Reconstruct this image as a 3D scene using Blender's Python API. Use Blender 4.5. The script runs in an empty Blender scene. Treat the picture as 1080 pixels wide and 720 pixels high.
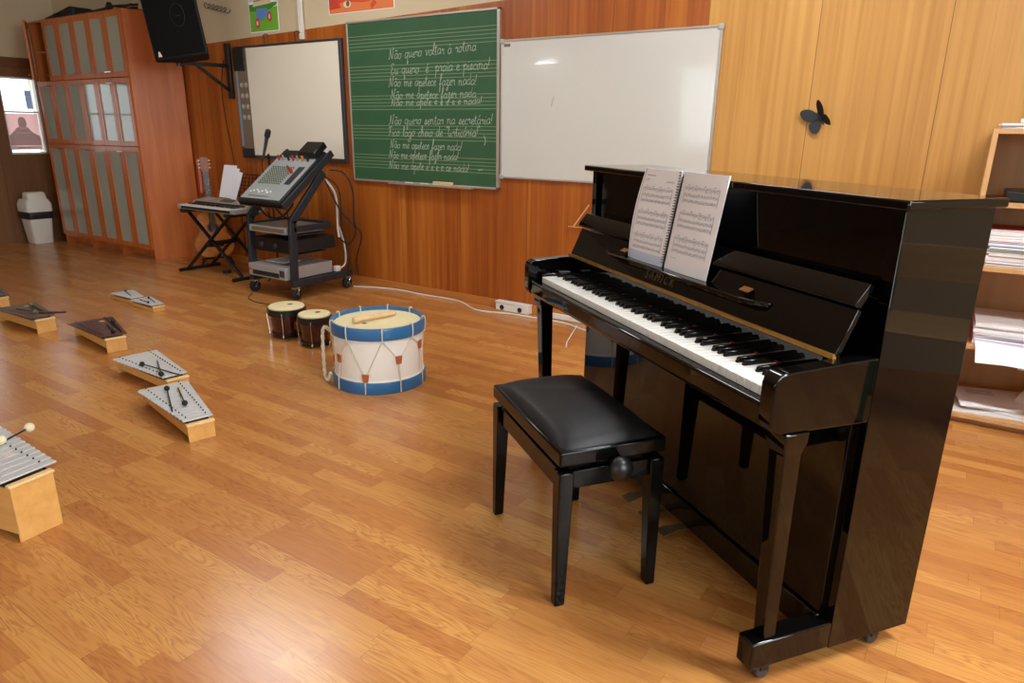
import bpy, bmesh, math, random
from mathutils import Vector, Matrix
random.seed(7)
PI = math.pi
S = bpy.context.scene
COL = S.collection

# ------------------------------------------------------------------ mesh helper
class MB:
    def __init__(s): s.v = []; s.f = []
    def add(s, vs, fs):
        n = len(s.v); s.v += [tuple(v) for v in vs]; s.f += [tuple(i + n for i in f) for f in fs]; return s
    def box(s, x0, x1, y0, y1, z0, z1):
        return s.add([(x0,y0,z0),(x1,y0,z0),(x1,y1,z0),(x0,y1,z0),(x0,y0,z1),(x1,y0,z1),(x1,y1,z1),(x0,y1,z1)],
            [(3,2,1,0),(4,5,6,7),(0,1,5,4),(1,2,6,5),(2,3,7,6),(3,0,4,7)])
    def bar(s, p, q, w, h, up=(0,0,1)):
        p = Vector(p); q = Vector(q); d = (q-p).normalized(); u = Vector(up)
        if abs(d.dot(u)) > .98: u = Vector((0,1,0))
        x = d.cross(u).normalized(); y = x.cross(d)
        vs = []
        for c in (p, q):
            for a, b in ((-1,-1),(1,-1),(1,1),(-1,1)): vs.append(c + x*a*w/2 + y*b*h/2)
        return s.add(vs, [(3,2,1,0),(4,5,6,7),(0,1,5,4),(1,2,6,5),(2,3,7,6),(3,0,4,7)])
    def loft(s, rings, cap=True, closed=False):
        n = len(rings[0]); base = len(s.v)
        for r in rings: s.v += [tuple(v) for v in r]
        m = len(rings)
        for i in range(m if closed else m-1):
            a = base + i*n; b = base + ((i+1) % m)*n
            for j in range(n):
                k = (j+1) % n
                s.f.append((a+j, a+k, b+k, b+j))
        if cap and not closed:
            s.f.append(tuple(base + j for j in reversed(range(n))))
            s.f.append(tuple(base + (m-1)*n + j for j in range(n)))
        return s
    def prism(s, poly, a, b, axis='u'):
        def mp(p, t):
            if axis == 'u': return (t, p[0], p[1])
            if axis == 'v': return (p[0], t, p[1])
            return (p[0], p[1], t)
        return s.loft([[mp(p, a) for p in poly], [mp(p, b) for p in poly]])
    def frustum(s, c0, w0, d0, c1, w1, d1):
        r = lambda c, w, d: [(c[0]-w/2,c[1]-d/2,c[2]),(c[0]+w/2,c[1]-d/2,c[2]),(c[0]+w/2,c[1]+d/2,c[2]),(c[0]-w/2,c[1]+d/2,c[2])]
        return s.loft([r(c0,w0,d0), r(c1,w1,d1)])
    def cyl(s, p, q, r0, r1=None, n=16):
        r1 = r0 if r1 is None else r1
        return s.tube([p, q], [r0, r1], n)
    def tube(s, pts, r, n=10, closed=False):
        P = [Vector(p) for p in pts]; m = len(P)
        R = r if isinstance(r, (list, tuple)) else [r]*m
        rings = []; prev = None
        for i in range(m):
            if closed: d = P[(i+1) % m] - P[i-1]
            else: d = P[min(i+1, m-1)] - P[max(i-1, 0)]
            d.normalize()
            if prev is None:
                u = Vector((0,0,1)) if abs(d.z) < .9 else Vector((0,1,0))
                x = d.cross(u).normalized()
            else:
                x = (prev - d*prev.dot(d)).normalized()
            prev = x; y = d.cross(x)
            rings.append([P[i] + (x*math.cos(2*PI*k/n) + y*math.sin(2*PI*k/n))*R[i] for k in range(n)])
        return s.loft(rings, True, closed)
    def lathe(s, prof, c=(0,0,0), n=32, closed=False):
        rings = []
        for r, z in prof:
            rings.append([(c[0]+max(r,1e-4)*math.cos(2*PI*k/n), c[1]+max(r,1e-4)*math.sin(2*PI*k/n), c[2]+z) for k in range(n)])
        return s.loft(rings, not closed, closed)
    def ball(s, c, r, n=14, sc=(1,1,1)):
        rings = []
        m = n//2 + 1
        for i in range(m):
            t = -PI/2 + PI*i/(m-1); rr = max(math.cos(t), .02)
            rings.append([(c[0]+sc[0]*r*rr*math.cos(2*PI*k/n), c[1]+sc[1]*r*rr*math.sin(2*PI*k/n), c[2]+sc[2]*r*math.sin(t)) for k in range(n)])
        return s.loft(rings)
    def ribbon(s, pts, w, nrm):
        # flat polyline ribbon lying in the plane with normal nrm
        P = [Vector(p) for p in pts]; nn = Vector(nrm); m = len(P); vs = []
        for i in range(m):
            d = P[min(i+1, m-1)] - P[max(i-1, 0)]
            if d.length < 1e-9: d = Vector((1,0,0))
            x = d.normalized().cross(nn)*w/2
            vs += [P[i]-x, P[i]+x]
        return s.add(vs, [(2*i, 2*i+1, 2*i+3, 2*i+2) for i in range(m-1)])
    def build(s, name, mat, parent=None, bevel=0, smooth=35, loc=None, seg=2):
        me = bpy.data.meshes.new(name); me.from_pydata(s.v, [], s.f)
        bm = bmesh.new(); bm.from_mesh(me); bmesh.ops.recalc_face_normals(bm, faces=bm.faces); bm.to_mesh(me); bm.free()
        me.materials.append(mat)
        if smooth:
            me.polygons.foreach_set('use_smooth', [True]*len(me.polygons))
            me.set_sharp_from_angle(angle=math.radians(smooth))
        o = bpy.data.objects.new(name, me); COL.objects.link(o)
        if parent: o.parent = parent
        if loc: o.location = loc
        if bevel:
            b = o.modifiers.new('bevel', 'BEVEL'); b.width = bevel; b.segments = seg; b.limit_method = 'ANGLE'; b.angle_limit = math.radians(40)
        return o

def tag(o, label, cat=None, group=None, kind=None):
    o['label'] = label
    if cat: o['category'] = cat
    if group: o['group'] = group
    if kind: o['kind'] = kind
    return o
def thing(name, label, cat, loc=(0,0,0), rz=0, group=None):
    o = bpy.data.objects.new(name, None); COL.objects.link(o); o.empty_display_size = .1
    o.location = loc; o.rotation_euler = (0,0,rz)
    return tag(o, label, cat, group)
def struct(o): o['kind'] = 'structure'; return o
def copy_tree(o, parent=None):
    c = o.copy(); COL.objects.link(c)
    if parent: c.parent = parent
    for ch in [x for x in bpy.data.objects if x.parent == o]: copy_tree(ch, c)
    return c
def smooth_path(pts, k=6):
    P = [Vector(p) for p in pts]; out = []
    for i in range(len(P)-1):
        a = P[max(i-1,0)]; b = P[i]; c = P[i+1]; d = P[min(i+2,len(P)-1)]
        for j in range(k):
            t = j/k
            out.append(.5*((2*b)+(c-a)*t+(2*a-5*b+4*c-d)*t*t+(3*b-a-3*c+d)*t**3))
    out.append(P[-1]); return out

# ------------------------------------------------------------------ materials
def srgb(r, g, b):
    f = lambda c: (c/255/12.92) if c/255 <= .04045 else ((c/255+.055)/1.055)**2.4
    return (f(r), f(g), f(b), 1)
def mat(name, col, rough=.5, metal=0, spec=.5, coat=0, trans=0, emis=None, es=0, noise=0, nscale=20, bump=0, ior=1.5):
    m = bpy.data.materials.new(name); m.use_nodes = True; nt = m.node_tree; b = nt.nodes['Principled BSDF']
    c = srgb(*col)
    b.inputs['Base Color'].default_value = c; b.inputs['Roughness'].default_value = rough; b.inputs['Metallic'].default_value = metal
    b.inputs['Specular IOR Level'].default_value = spec; b.inputs['Coat Weight'].default_value = coat; b.inputs['Coat Roughness'].default_value = .03
    b.inputs['Transmission Weight'].default_value = trans; b.inputs['IOR'].default_value = ior
    if emis: b.inputs['Emission Color'].default_value = srgb(*emis); b.inputs['Emission Strength'].default_value = es
    if noise or bump:
        tc = nt.nodes.new('ShaderNodeTexCoord'); n = nt.nodes.new('ShaderNodeTexNoise'); n.inputs['Scale'].default_value = nscale; n.inputs['Detail'].default_value = 4
        nt.links.new(tc.outputs['Object'], n.inputs['Vector'])
        if noise:
            mr = nt.nodes.new('ShaderNodeMapRange'); mr.inputs[3].default_value = 1-noise; mr.inputs[4].default_value = 1+noise
            nt.links.new(n.outputs['Fac'], mr.inputs[0])
            h = nt.nodes.new('ShaderNodeHueSaturation'); h.inputs['Color'].default_value = c
            nt.links.new(mr.outputs[0], h.inputs['Value']); nt.links.new(h.outputs[0], b.inputs['Base Color'])
        if bump:
            bp = nt.nodes.new('ShaderNodeBump'); bp.inputs['Strength'].default_value = bump; bp.inputs['Distance'].default_value = .002
            nt.links.new(n.outputs['Fac'], bp.inputs['Height']); nt.links.new(bp.outputs[0], b.inputs['Normal'])
    return m
class NT:
    def __init__(s, name):
        s.m = bpy.data.materials.new(name); s.m.use_nodes = True; s.t = s.m.node_tree; s.b = s.t.nodes['Principled BSDF']
    def n(s, typ, **kw):
        x = s.t.nodes.new(typ)
        for k, v in kw.items(): setattr(x, k, v)
        return x
    def l(s, a, b): s.t.links.new(a, b)
    def math(s, op, a, b=None, c=None):
        x = s.n('ShaderNodeMath', operation=op)
        for i, v in enumerate((a, b, c)):
            if v is None: continue
            if isinstance(v, (int, float)): x.inputs[i].default_value = v
            else: s.l(v, x.inputs[i])
        return x.outputs[0]
    def ramp(s, fac, stops):
        r = s.n('ShaderNodeValToRGB'); cr = r.color_ramp
        while len(cr.elements) < len(stops): cr.elements.new(.5)
        for e, (p, c) in zip(cr.elements, stops): e.position = p; e.color = c
        s.l(fac, r.inputs[0]); return r.outputs[0]
    def comb(s, x, y, z):
        c = s.n('ShaderNodeCombineXYZ')
        for i, v in enumerate((x, y, z)):
            if isinstance(v, (int, float)): c.inputs[i].default_value = v
            else: s.l(v, c.inputs[i])
        return c.outputs[0]
    def noise(s, vec, scale=1, detail=3, rough=.5, dist=0):
        x = s.n('ShaderNodeTexNoise'); x.inputs['Scale'].default_value = scale; x.inputs['Detail'].default_value = detail
        x.inputs['Roughness'].default_value = rough; x.inputs['Distortion'].default_value = dist
        s.l(vec, x.inputs['Vector']); return x.outputs['Fac']
    def mix(s, fac, a, b, mode='MIX'):
        x = s.n('ShaderNodeMix', data_type='RGBA', blend_type=mode)
        if isinstance(fac, (int, float)): x.inputs[0].default_value = fac
        else: s.l(fac, x.inputs[0])
        for i, v in ((6, a), (7, b)):
            if isinstance(v, tuple): x.inputs[i].default_value = v
            else: s.l(v, x.inputs[i])
        return x.outputs[2]

def floor_mat():
    k = NT('laminate_floor'); tc = k.n('ShaderNodeTexCoord'); sp = k.n('ShaderNodeSeparateXYZ'); k.l(tc.outputs['Object'], sp.inputs[0])
    x, y = sp.outputs[0], sp.outputs[1]
    W = .064; Lg = .42
    row = k.math('FLOOR', k.math('DIVIDE', y, W))
    wn = k.n('ShaderNodeTexWhiteNoise', noise_dimensions='1D'); k.l(row, wn.inputs['W'])
    off = k.math('MULTIPLY', wn.outputs['Value'], 3.7)
    xs = k.math('ADD', k.math('DIVIDE', x, Lg), off)
    colm = k.math('FLOOR', xs)
    wc = k.n('ShaderNodeTexWhiteNoise', noise_dimensions='2D'); k.l(k.comb(row, colm, 0), wc.inputs['Vector'])
    wc2 = k.n('ShaderNodeTexWhiteNoise', noise_dimensions='2D'); k.l(k.comb(k.math('ADD', row, 51.3), colm, 0), wc2.inputs['Vector'])
    # grain: stretched along x with per strip offset, cathedral figure from distorted bands
    ox = k.math('MULTIPLY', wc.outputs['Value'], 37.0); oy = k.math('MULTIPLY', wc2.outputs['Value'], 23.0)
    gx = k.math('ADD', k.math('MULTIPLY', x, k.math('ADD', 1.2, k.math('MULTIPLY', wc2.outputs['Value'], 3.2))), ox); gy = k.math('ADD', k.math('MULTIPLY', y, 34.0), oy)
    g1 = k.noise(k.comb(gx, gy, 0), 1.0, 2, .45, .5)
    bands = k.math('FRACT', k.math('MULTIPLY', g1, 9.0))
    bands = k.math('ABSOLUTE', k.math('SUBTRACT', bands, .5))
    fine = k.noise(k.comb(k.math('MULTIPLY', gx, 3.0), k.math('MULTIPLY', gy, 9.0), 0), 1.0, 2, .6)
    base = k.ramp(wc.outputs['Value'], [(0, srgb(172,104,52)), (.35, srgb(182,116,60)), (.65, srgb(192,130,68)), (1, srgb(202,142,76))])
    c = k.mix(k.math('MULTIPLY', k.math('POWER', k.math('MULTIPLY', k.math('SUBTRACT', .5, bands), 2.0), 2.0), k.math('ADD', .35, k.math('MULTIPLY', wc2.outputs['Value'], .4))), base, srgb(140,70,32))
    c = k.mix(k.math('MULTIPLY', fine, .34), c, srgb(210,160,92))
    # thin joints between boards of three strips and at strip ends
    fy = k.math('FRACT', k.math('DIVIDE', y, W*3)); fx = k.math('FRACT', xs)
    j1 = k.math('LESS_THAN', fy, .008); j2 = k.math('LESS_THAN', fx, .0035)
    jj = k.math('MULTIPLY', k.math('MAXIMUM', j1, j2), .35)
    c = k.mix(jj, c, srgb(92,52,26))
    k.l(c, k.b.inputs['Base Color'])
    sm = k.noise(k.comb(k.math('MULTIPLY', x, 1.0), y, 0), 1.6, 3)
    k.l(k.math('ADD', .17, k.math('MULTIPLY', sm, .13)), k.b.inputs['Roughness'])
    k.b.inputs['Specular IOR Level'].default_value = .5
    return k.m
def panel_mat(name, c0, c1, c2, seam=.586, seam0=-.224, rough=.42, axis='x', seamdark=.65, pale=False):
    k = NT(name); tc = k.n('ShaderNodeTexCoord'); sp = k.n('ShaderNodeSeparateXYZ'); k.l(tc.outputs['Object'], sp.inputs[0])
    x = sp.outputs[0] if axis == 'x' else sp.outputs[1]; z = sp.outputs[2]
    u = k.math('DIVIDE', k.math('SUBTRACT', x, seam0), seam)
    pid = k.math('FLOOR', u); wn = k.n('ShaderNodeTexWhiteNoise', noise_dimensions='1D'); k.l(pid, wn.inputs['W'])
    po = k.math('MULTIPLY', wn.outputs['Value'], 17.0)
    # veneer leaves ~ 0.13 m wide
    leaf = k.math('FLOOR', k.math('DIVIDE', x, .127)); wl = k.n('ShaderNodeTexWhiteNoise', noise_dimensions='1D'); k.l(leaf, wl.inputs['W'])
    g = k.noise(k.comb(k.math('ADD', k.math('MULTIPLY', x, 34.0), k.math('MULTIPLY', wl.outputs['Value'], 9.0)), po, k.math('MULTIPLY', z, .9)), 1, 3, .55, .35)
    f = k.noise(k.comb(k.math('MULTIPLY', x, 190.0), 0, k.math('MULTIPLY', z, 2.4)), 1, 2)
    big = k.noise(k.comb(k.math('MULTIPLY', x, 6.0), po, k.math('MULTIPLY', z, .35)), 1, 2)
    v = k.math('ADD', k.math('ADD', k.math('MULTIPLY', g, .55), k.math('MULTIPLY', big, .35)), k.math('MULTIPLY', wl.outputs['Value'], .14))
    c = k.ramp(v, [(.3, c0), (.52, c1), (.75, c2)])
    c = k.mix(k.math('MULTIPLY', f, .35), c, c0)
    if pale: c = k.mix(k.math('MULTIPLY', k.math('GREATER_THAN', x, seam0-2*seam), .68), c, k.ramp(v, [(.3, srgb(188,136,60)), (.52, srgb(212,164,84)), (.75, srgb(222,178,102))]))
    se = k.math('LESS_THAN', k.math('FRACT', u), .004/seam)
    c = k.mix(k.math('MULTIPLY', se, seamdark), c, srgb(40,22,10))
    k.l(c, k.b.inputs['Base Color']); k.b.inputs['Roughness'].default_value = rough
    return k.m
def grain_mat(name, c0, c1, rough=.45, axis='x', scale=1.0, coat=0):
    k = NT(name); tc = k.n('ShaderNodeTexCoord'); mp = k.n('ShaderNodeMapping'); k.l(tc.outputs['Object'], mp.inputs[0])
    sc = {'x': (1.5, 30, 30), 'y': (30, 1.5, 30), 'z': (30, 30, 1.5)}[axis]
    mp.inputs['Scale'].default_value = [q*scale for q in sc]
    g = k.noise(mp.outputs[0], 1, 4, .55, .5)
    k.l(k.ramp(g, [(.3, c0), (.7, c1)]), k.b.inputs['Base Color'])
    k.b.inputs['Roughness'].default_value = rough; k.b.inputs['Coat Weight'].default_value = coat
    return k.m
def gloss_black(name, col=(7,6,6), rough=.03):
    return mat(name, col, rough, 0, .38, 0)
def frosted_mat():
    k = NT('frosted_glass'); b = k.b
    b.inputs['Base Color'].default_value = srgb(196,204,188); b.inputs['Roughness'].default_value = .12; b.inputs['Coat Weight'].default_value = .5
    b.inputs['Coat Roughness'].default_value = .04
    tr = k.n('ShaderNodeBsdfRefraction'); tr.inputs['Roughness'].default_value = .35; tr.inputs['IOR'].default_value = 1.02; tr.inputs['Color'].default_value = (.86,.9,.84,1)
    gl = k.n('ShaderNodeBsdfGlossy'); gl.inputs['Roughness'].default_value = .06
    df = k.n('ShaderNodeBsdfDiffuse'); df.inputs['Color'].default_value = srgb(206,210,194)
    m1 = k.n('ShaderNodeMixShader'); m1.inputs[0].default_value = .62; k.l(tr.outputs[0], m1.inputs[1]); k.l(df.outputs[0], m1.inputs[2])
    fr = k.n('ShaderNodeFresnel'); fr.inputs[0].default_value = 1.6
    m2 = k.n('ShaderNodeMixShader'); k.l(fr.outputs[0], m2.inputs[0]); k.l(m1.outputs[0], m2.inputs[1]); k.l(gl.outputs[0], m2.inputs[2])
    k.l(m2.outputs[0], k.t.nodes['Material Output'].inputs[0]); return k.m
def pane_mat():
    k = NT('window_glass')
    tr = k.n('ShaderNodeBsdfTransparent'); tr.inputs[0].default_value = (.94,.96,.95,1); gl = k.n('ShaderNodeBsdfGlossy'); gl.inputs['Roughness'].default_value = .02
    fr = k.n('ShaderNodeFresnel'); fr.inputs[0].default_value = 1.45
    m = k.n('ShaderNodeMixShader'); k.l(fr.outputs[0], m.inputs[0]); k.l(tr.outputs[0], m.inputs[1]); k.l(gl.outputs[0], m.inputs[2])
    k.l(m.outputs[0], k.t.nodes['Material Output'].inputs[0]); return k.m
def paper_thin(name, col, t=.5):
    k = NT(name); d = k.n('ShaderNodeBsdfDiffuse'); d.inputs[0].default_value = srgb(*col); r = k.n('ShaderNodeBsdfTranslucent'); r.inputs[0].default_value = srgb(*col)
    m = k.n('ShaderNodeMixShader'); m.inputs[0].default_value = t; k.l(d.outputs[0], m.inputs[1]); k.l(r.outputs[0], m.inputs[2])
    k.l(m.outputs[0], k.t.nodes['Material Output'].inputs[0]); return k.m

M = {}
M['floor'] = floor_mat()
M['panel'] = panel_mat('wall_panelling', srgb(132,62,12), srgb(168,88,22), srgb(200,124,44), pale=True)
M['leftpanel'] = panel_mat('door_panelling', srgb(104,66,34), srgb(124,82,44), srgb(138,94,54), seam=.9, seam0=3.316-.9*4, axis='y', rough=.5)
M['beige'] = mat('beige_paint', (205,186,152), .85, noise=.03, nscale=3)
M['ceil'] = mat('white_ceiling', (225,220,208), .9)
M['black'] = gloss_black('black_lacquer')
M['benchblack'] = mat('bench_black', (8,7,7), .14, spec=.2)
M['satin'] = mat('satin_black', (18,17,17), .35)
M['matte'] = mat('matte_black', (22,22,23), .6)
M['leather'] = mat('black_leather', (15,15,16), .5, spec=.35, bump=.25, nscale=180)
M['ivory'] = mat('white_key_plastic', (242,240,234), .25, coat=.3)
M['ebony'] = mat('black_key_plastic', (14,13,13), .25)
M['brass'] = mat('worn_brass', (176,132,62), .42, .8, noise=.35, nscale=60)
M['gold'] = mat('gold_lettering', (116,88,48), .4, .4)
M['chrome'] = mat('chrome', (205,205,205), .15, 1)
M['felt'] = mat('red_felt', (120,14,26), .9)
M['tan'] = mat('tan_rubber', (172,120,66), .6)
M['paper'] = mat('white_paper', (242,241,246), .8)
M['ink'] = mat('printed_ink', (138,138,146), .8)
M['blue_tint'] = mat('blue_shaded_print', (196,208,226), .8)
M['whiteboard'] = mat('whiteboard_enamel', (204,202,194), .13, coat=.3)
M['cream'] = mat('projection_surface', (230,220,200), .5)
M['green'] = mat('green_chalkboard', (44,84,50), .65, noise=.18, nscale=4)
M['chalk'] = mat('chalk', (168,180,158), .95)
M['staff'] = mat('staff_paint', (122,142,108), .9)
M['alu'] = mat('aluminium_trim', (186,176,164), .4, .6)
M['grey'] = mat('dark_grey_frame', (52,54,58), .45)
M['bluegrey'] = mat('blue_grey_edge', (122,140,160), .4)
M['strip'] = mat('glossy_grey_strip', (118,104,86), .2, coat=.4)
M['icon'] = mat('pale_icon_print', (206,196,176), .6)
M['cab'] = grain_mat('cherry_cabinet', srgb(178,90,36), srgb(202,112,50), .35, 'z', .6, .15)
M['cabin'] = mat('cabinet_inside', (120,104,80), .7)
M['frost'] = frosted_mat()
M['pane'] = pane_mat()
M['beech'] = grain_mat('beech_shelf', srgb(202,152,98), srgb(214,168,114), .4, 'z', .5)
M['box'] = grain_mat('maple_box', srgb(206,148,78), srgb(220,166,96), .42, 'x', .8)
M['rail'] = grain_mat('pale_rail', srgb(222,182,122), srgb(232,196,140), .45, 'x', .8)
M['bar'] = mat('brushed_aluminium_bar', (200,201,200), .42, .25, noise=.04, nscale=40)
M['rose'] = grain_mat('rosewood_bar', srgb(58,26,20), srgb(82,40,30), .35, 'y', 1.0, .2)
M['rose2'] = grain_mat('worn_rosewood_bar', srgb(74,50,38), srgb(104,76,58), .4, 'y', 1.0, .1)
M['yarn'] = mat('cream_felt_head', (224,210,176), .9)
M['rubber'] = mat('black_rubber', (20,19,19), .7)
M['sticker_y'] = mat('yellow_sticker', (226,186,70), .7); M['sticker_p'] = mat('pale_pink_sticker', (220,196,190), .7)
M['drumwhite'] = mat('white_drum_shell', (242,238,230), .45)
M['drumblue'] = mat('blue_painted_hoop', (42,104,156), .35, coat=.2)
M['skin'] = mat('cream_drumhead', (226,212,166), .6, noise=.06, nscale=9)
M['rope'] = mat('white_rope', (222,212,190), .9)
M['leather_tab'] = mat('brown_leather_tab', (178,96,50), .6)
M['bongo'] = mat('dark_red_lacquer', (58,14,12), .18, coat=.5)
M['stick'] = grain_mat('pale_stick', srgb(216,178,128), srgb(230,196,150), .5, 'x', 1)
M['bin'] = mat('white_bin_plastic', (228,222,212), .4)
M['bag'] = mat('black_bin_liner', (26,26,28), .4)
M['spruce'] = grain_mat('guitar_top', srgb(206,114,22), srgb(224,140,40), .25, 'z', 1.2, .4)
M['rim'] = grain_mat('guitar_rim', srgb(150,80,32), srgb(176,104,46), .3, 'z', 1, .3)
M['neck'] = grain_mat('guitar_neck', srgb(120,62,30), srgb(142,78,40), .4, 'z', 1)
M['silver'] = mat('silver_plastic', (172,170,168), .35, .3)
M['beigeplastic'] = mat('champagne_plastic', (150,138,118), .45)
M['mixer'] = mat('grey_mixer_face', (150,154,152), .45)
M['rackblue'] = mat('dark_steel_rack', (34,37,44), .5)
M['knobg'] = mat('olive_knobs', (96,104,70), .5); M['red'] = mat('red_plastic', (180,36,30), .4); M['orange'] = mat('orange_plastic', (214,110,40), .5)
M['whiteplastic'] = mat('white_plastic', (226,222,212), .4)
M['cordw'] = mat('white_cord', (222,214,200), .5)
M['spk'] = mat('speaker_black', (11,11,11), .6, spec=.25)
M['grille'] = mat('speaker_grille', (9,9,9), .8, spec=.15, bump=.6, nscale=260)
M['chairgreen'] = mat('green_tube', (24,96,56), .35); M['ply'] = grain_mat('plywood_seat', srgb(196,156,104), srgb(212,174,122), .4, 'x')
M['sky_p'] = mat('poster_sky', (196,206,212), .8); M['grass_p'] = mat('poster_green', (112,176,48), .8); M['grass2'] = mat('poster_dark_green', (62,136,44), .8)
M['blue_p'] = mat('poster_blue', (96,136,190), .8); M['red_p'] = mat('poster_red', (198,64,44), .8); M['org_p'] = mat('poster_orange', (222,120,66), .8)
M['org2'] = mat('poster_deep_orange', (206,78,40), .8); M['yel_p'] = mat('poster_cream', (222,200,160), .8); M['brn_p'] = mat('poster_brown', (110,84,56), .8)
M['lamp'] = mat('lamp_diffuser', (240,240,240), .5, emis=(244,250,255), es=22)
M['butter'] = mat('black_paper', (28,28,32), .7)
M['w_red'] = paper_thin('window_poster_red', (240,212,210), .8); M['w_dark'] = paper_thin('window_poster_dark', (212,206,202), .8); M['w_white'] = paper_thin('window_poster_white', (236,230,226)); M['w_blue'] = paper_thin('window_sheet_blue', (190,202,226))

# ------------------------------------------------------------------ room shell
XL, XR, YB, YN, ZC = -8.75, 2.45, 4.086, -5.6, 2.85
struct(MB().box(XL-.2, XR+.2, YN-.2, YB+.2, -.1, 0).build('floor', M['floor'], smooth=0))
struct(MB().box(XL-.2, XR+.2, YN-.2, YB+.2, ZC, ZC+.1).build('ceiling', M['ceil'], smooth=0))
wb = struct(MB().box(XL-.2, XR+.2, YB+.012, YB+.2, 0, ZC).build('wall_back', M['beige'], smooth=0))
# the panelling top is slanted up towards the right to fit image coordinates
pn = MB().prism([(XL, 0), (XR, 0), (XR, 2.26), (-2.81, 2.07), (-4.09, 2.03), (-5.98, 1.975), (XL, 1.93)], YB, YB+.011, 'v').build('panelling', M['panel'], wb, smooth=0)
struct(MB().box(-6.40, XR, YB-.014, YB, 0, .06).build('baseboard_back', grain_mat('baseboard_wood', srgb(176,104,44), srgb(194,124,60), .45, 'x', .5), bevel=.003))
# left wall: panelling below, openings with windows, beige above
ZT = 1.92
wins = [(3.43, 3.80), (2.30, 2.95)]
def wall_x(x0, x1, ops, z0, z1, ya, yb):
    m = MB(); ys = sorted(ops); cur = ya
    for a, b in ys:
        m.box(x0, x1, cur, a, 0, ZC); m.box(x0, x1, a, b, 0, z0); m.box(x0, x1, a, b, z1, ZC); cur = b
    m.box(x0, x1, cur, yb, 0, ZC); return m
wl = struct(wall_x(XL-.2, XL-.02, wins, .94, 1.737, YN-.2, YB+.2).build('wall_left', M['beige'], smooth=0))
m = MB(); cur = YN
for a, b in sorted(wins):
    m.box(XL-.02, XL, cur, a, 0, ZT); m.box(XL-.02, XL, a, b, 0, .94); m.box(XL-.02, XL, a, b, 1.737, ZT); cur = b
m.box(XL-.02, XL, cur, YB, 0, ZT); m.build('panelling', M['leftpanel'], wl, smooth=0)
struct(MB().box(XL-.0, XL+.015, YN, YB, 1.83, ZT+.01).build('trim_1', grain_mat('dark_trim', srgb(96,58,30), srgb(116,72,38), .5, 'y', .5), bevel=.003))
for i, (a, b) in enumerate(wins):
    w = struct(MB().box(XL-.12, XL-.015, a, a+.018, .94, 1.737).box(XL-.12, XL-.015, b-.018, b, .94, 1.737).box(XL-.12, XL-.015, a, b, .94, .958).box(XL-.12, XL-.015, a, b, 1.719, 1.737).box(XL-.09, XL-.045, a, b, 1.372, 1.39).build('window_%d' % (i+1), M['whiteplastic'], bevel=.002))
    MB().box(XL-.075, XL-.07, a+.018, b-.018, .958, 1.719).build('pane', M['pane'], w, smooth=0)
# door leaf line below the window is the seam of the left panelling; right wall with big daylight windows
rwins = [(-3.4, -1.7), (-1.0, 1.45)]
struct(wall_x(XR, XR+.2, rwins, .95, 2.55, YN-.2, YB+.2).build('wall_right', M['beige'], smooth=0))
for i, (a, b) in enumerate(rwins):
    w = MB()
    for y in (a+.03, (a+b)/2, b-.03): w.box(XR+.06, XR+.11, y-.03, y+.03, .95, 2.55)
    for z in (.98, 2.52): w.box(XR+.06, XR+.11, a, b, z-.03, z+.03)
    w = struct(w.build('window_%d' % (i+3), M['whiteplastic'], bevel=.003))
    MB().box(XR+.083, XR+.087, a+.06, b-.06, 1.01, 2.49).build('pane', M['pane'], w, smooth=0)
fwins = [(-5.2, -3.4), (-2.6, -.8), (0, 1.8)]
m = MB(); cur = XL-.2
for a, b in fwins:
    m.box(cur, a, YN-.2, YN, 0, ZC).box(a, b, YN-.2, YN, 0, .95).box(a, b, YN-.2, YN, 2.55, ZC); cur = b
m.box(cur, XR+.2, YN-.2, YN, 0, ZC)
struct(m.build('wall_front', M['beige'], smooth=0))
for i, (a, b) in enumerate(fwins):
    w = MB()
    for x in (a+.03, (a+b)/2, b-.03): w.box(x-.03, x+.03, YN-.11, YN-.06, .95, 2.55)
    for z in (.98, 2.52): w.box(a, b, YN-.11, YN-.06, z-.03, z+.03)
    w = struct(w.build('window_%d' % (i+5), M['whiteplastic'], bevel=.003))
    MB().box(a+.06, b-.06, YN-.087, YN-.083, 1.01, 2.49).build('pane', M['pane'], w, smooth=0)

# ------------------------------------------------------------------ ceiling lamps (outside the frame; some seen as reflections, others added for brightness)
def lamp(x, y, rz, L=1.3, drop=0, label=''):
    t = thing('ceiling_lamp', label, 'lamp', (x, y, ZC-drop), rz)
    if drop:
        for q in (-L/3, L/3): MB().cyl((q,0,-.001), (q,0,drop), .006, n=8).build('suspension_rod', M['chrome'], t)
    MB().box(-L/2-.03, L/2+.03, -.11, .11, -.05, 0).build('housing', M['whiteplastic'], t, bevel=.006)
    MB().box(-L/2, L/2, -.09, .09, -.07, -.0501).build('diffuser', M['lamp'], t, bevel=.008)
lamp(-3.95, 2.72, .9, .9, 0, label='white fluorescent ceiling lamp above the open floor before the boards')
lamp(-7.55, -4.5, .6, .5, .2, label='white hanging ceiling lamp in the far front corner')
lamp(-1.0, 2.95, 0, 1.3, 0, label='added unseen ceiling lamp above the piano, brightening the upper wall')  # unseen fixture, added to lift the upper part of the back wall
lamp(.9, 1.7, 0, 1.3, 0, label='added unseen ceiling lamp right of the piano, brightening the floor there')  # unseen fixture, added to brighten floor, wall and bookshelf at the right

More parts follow.
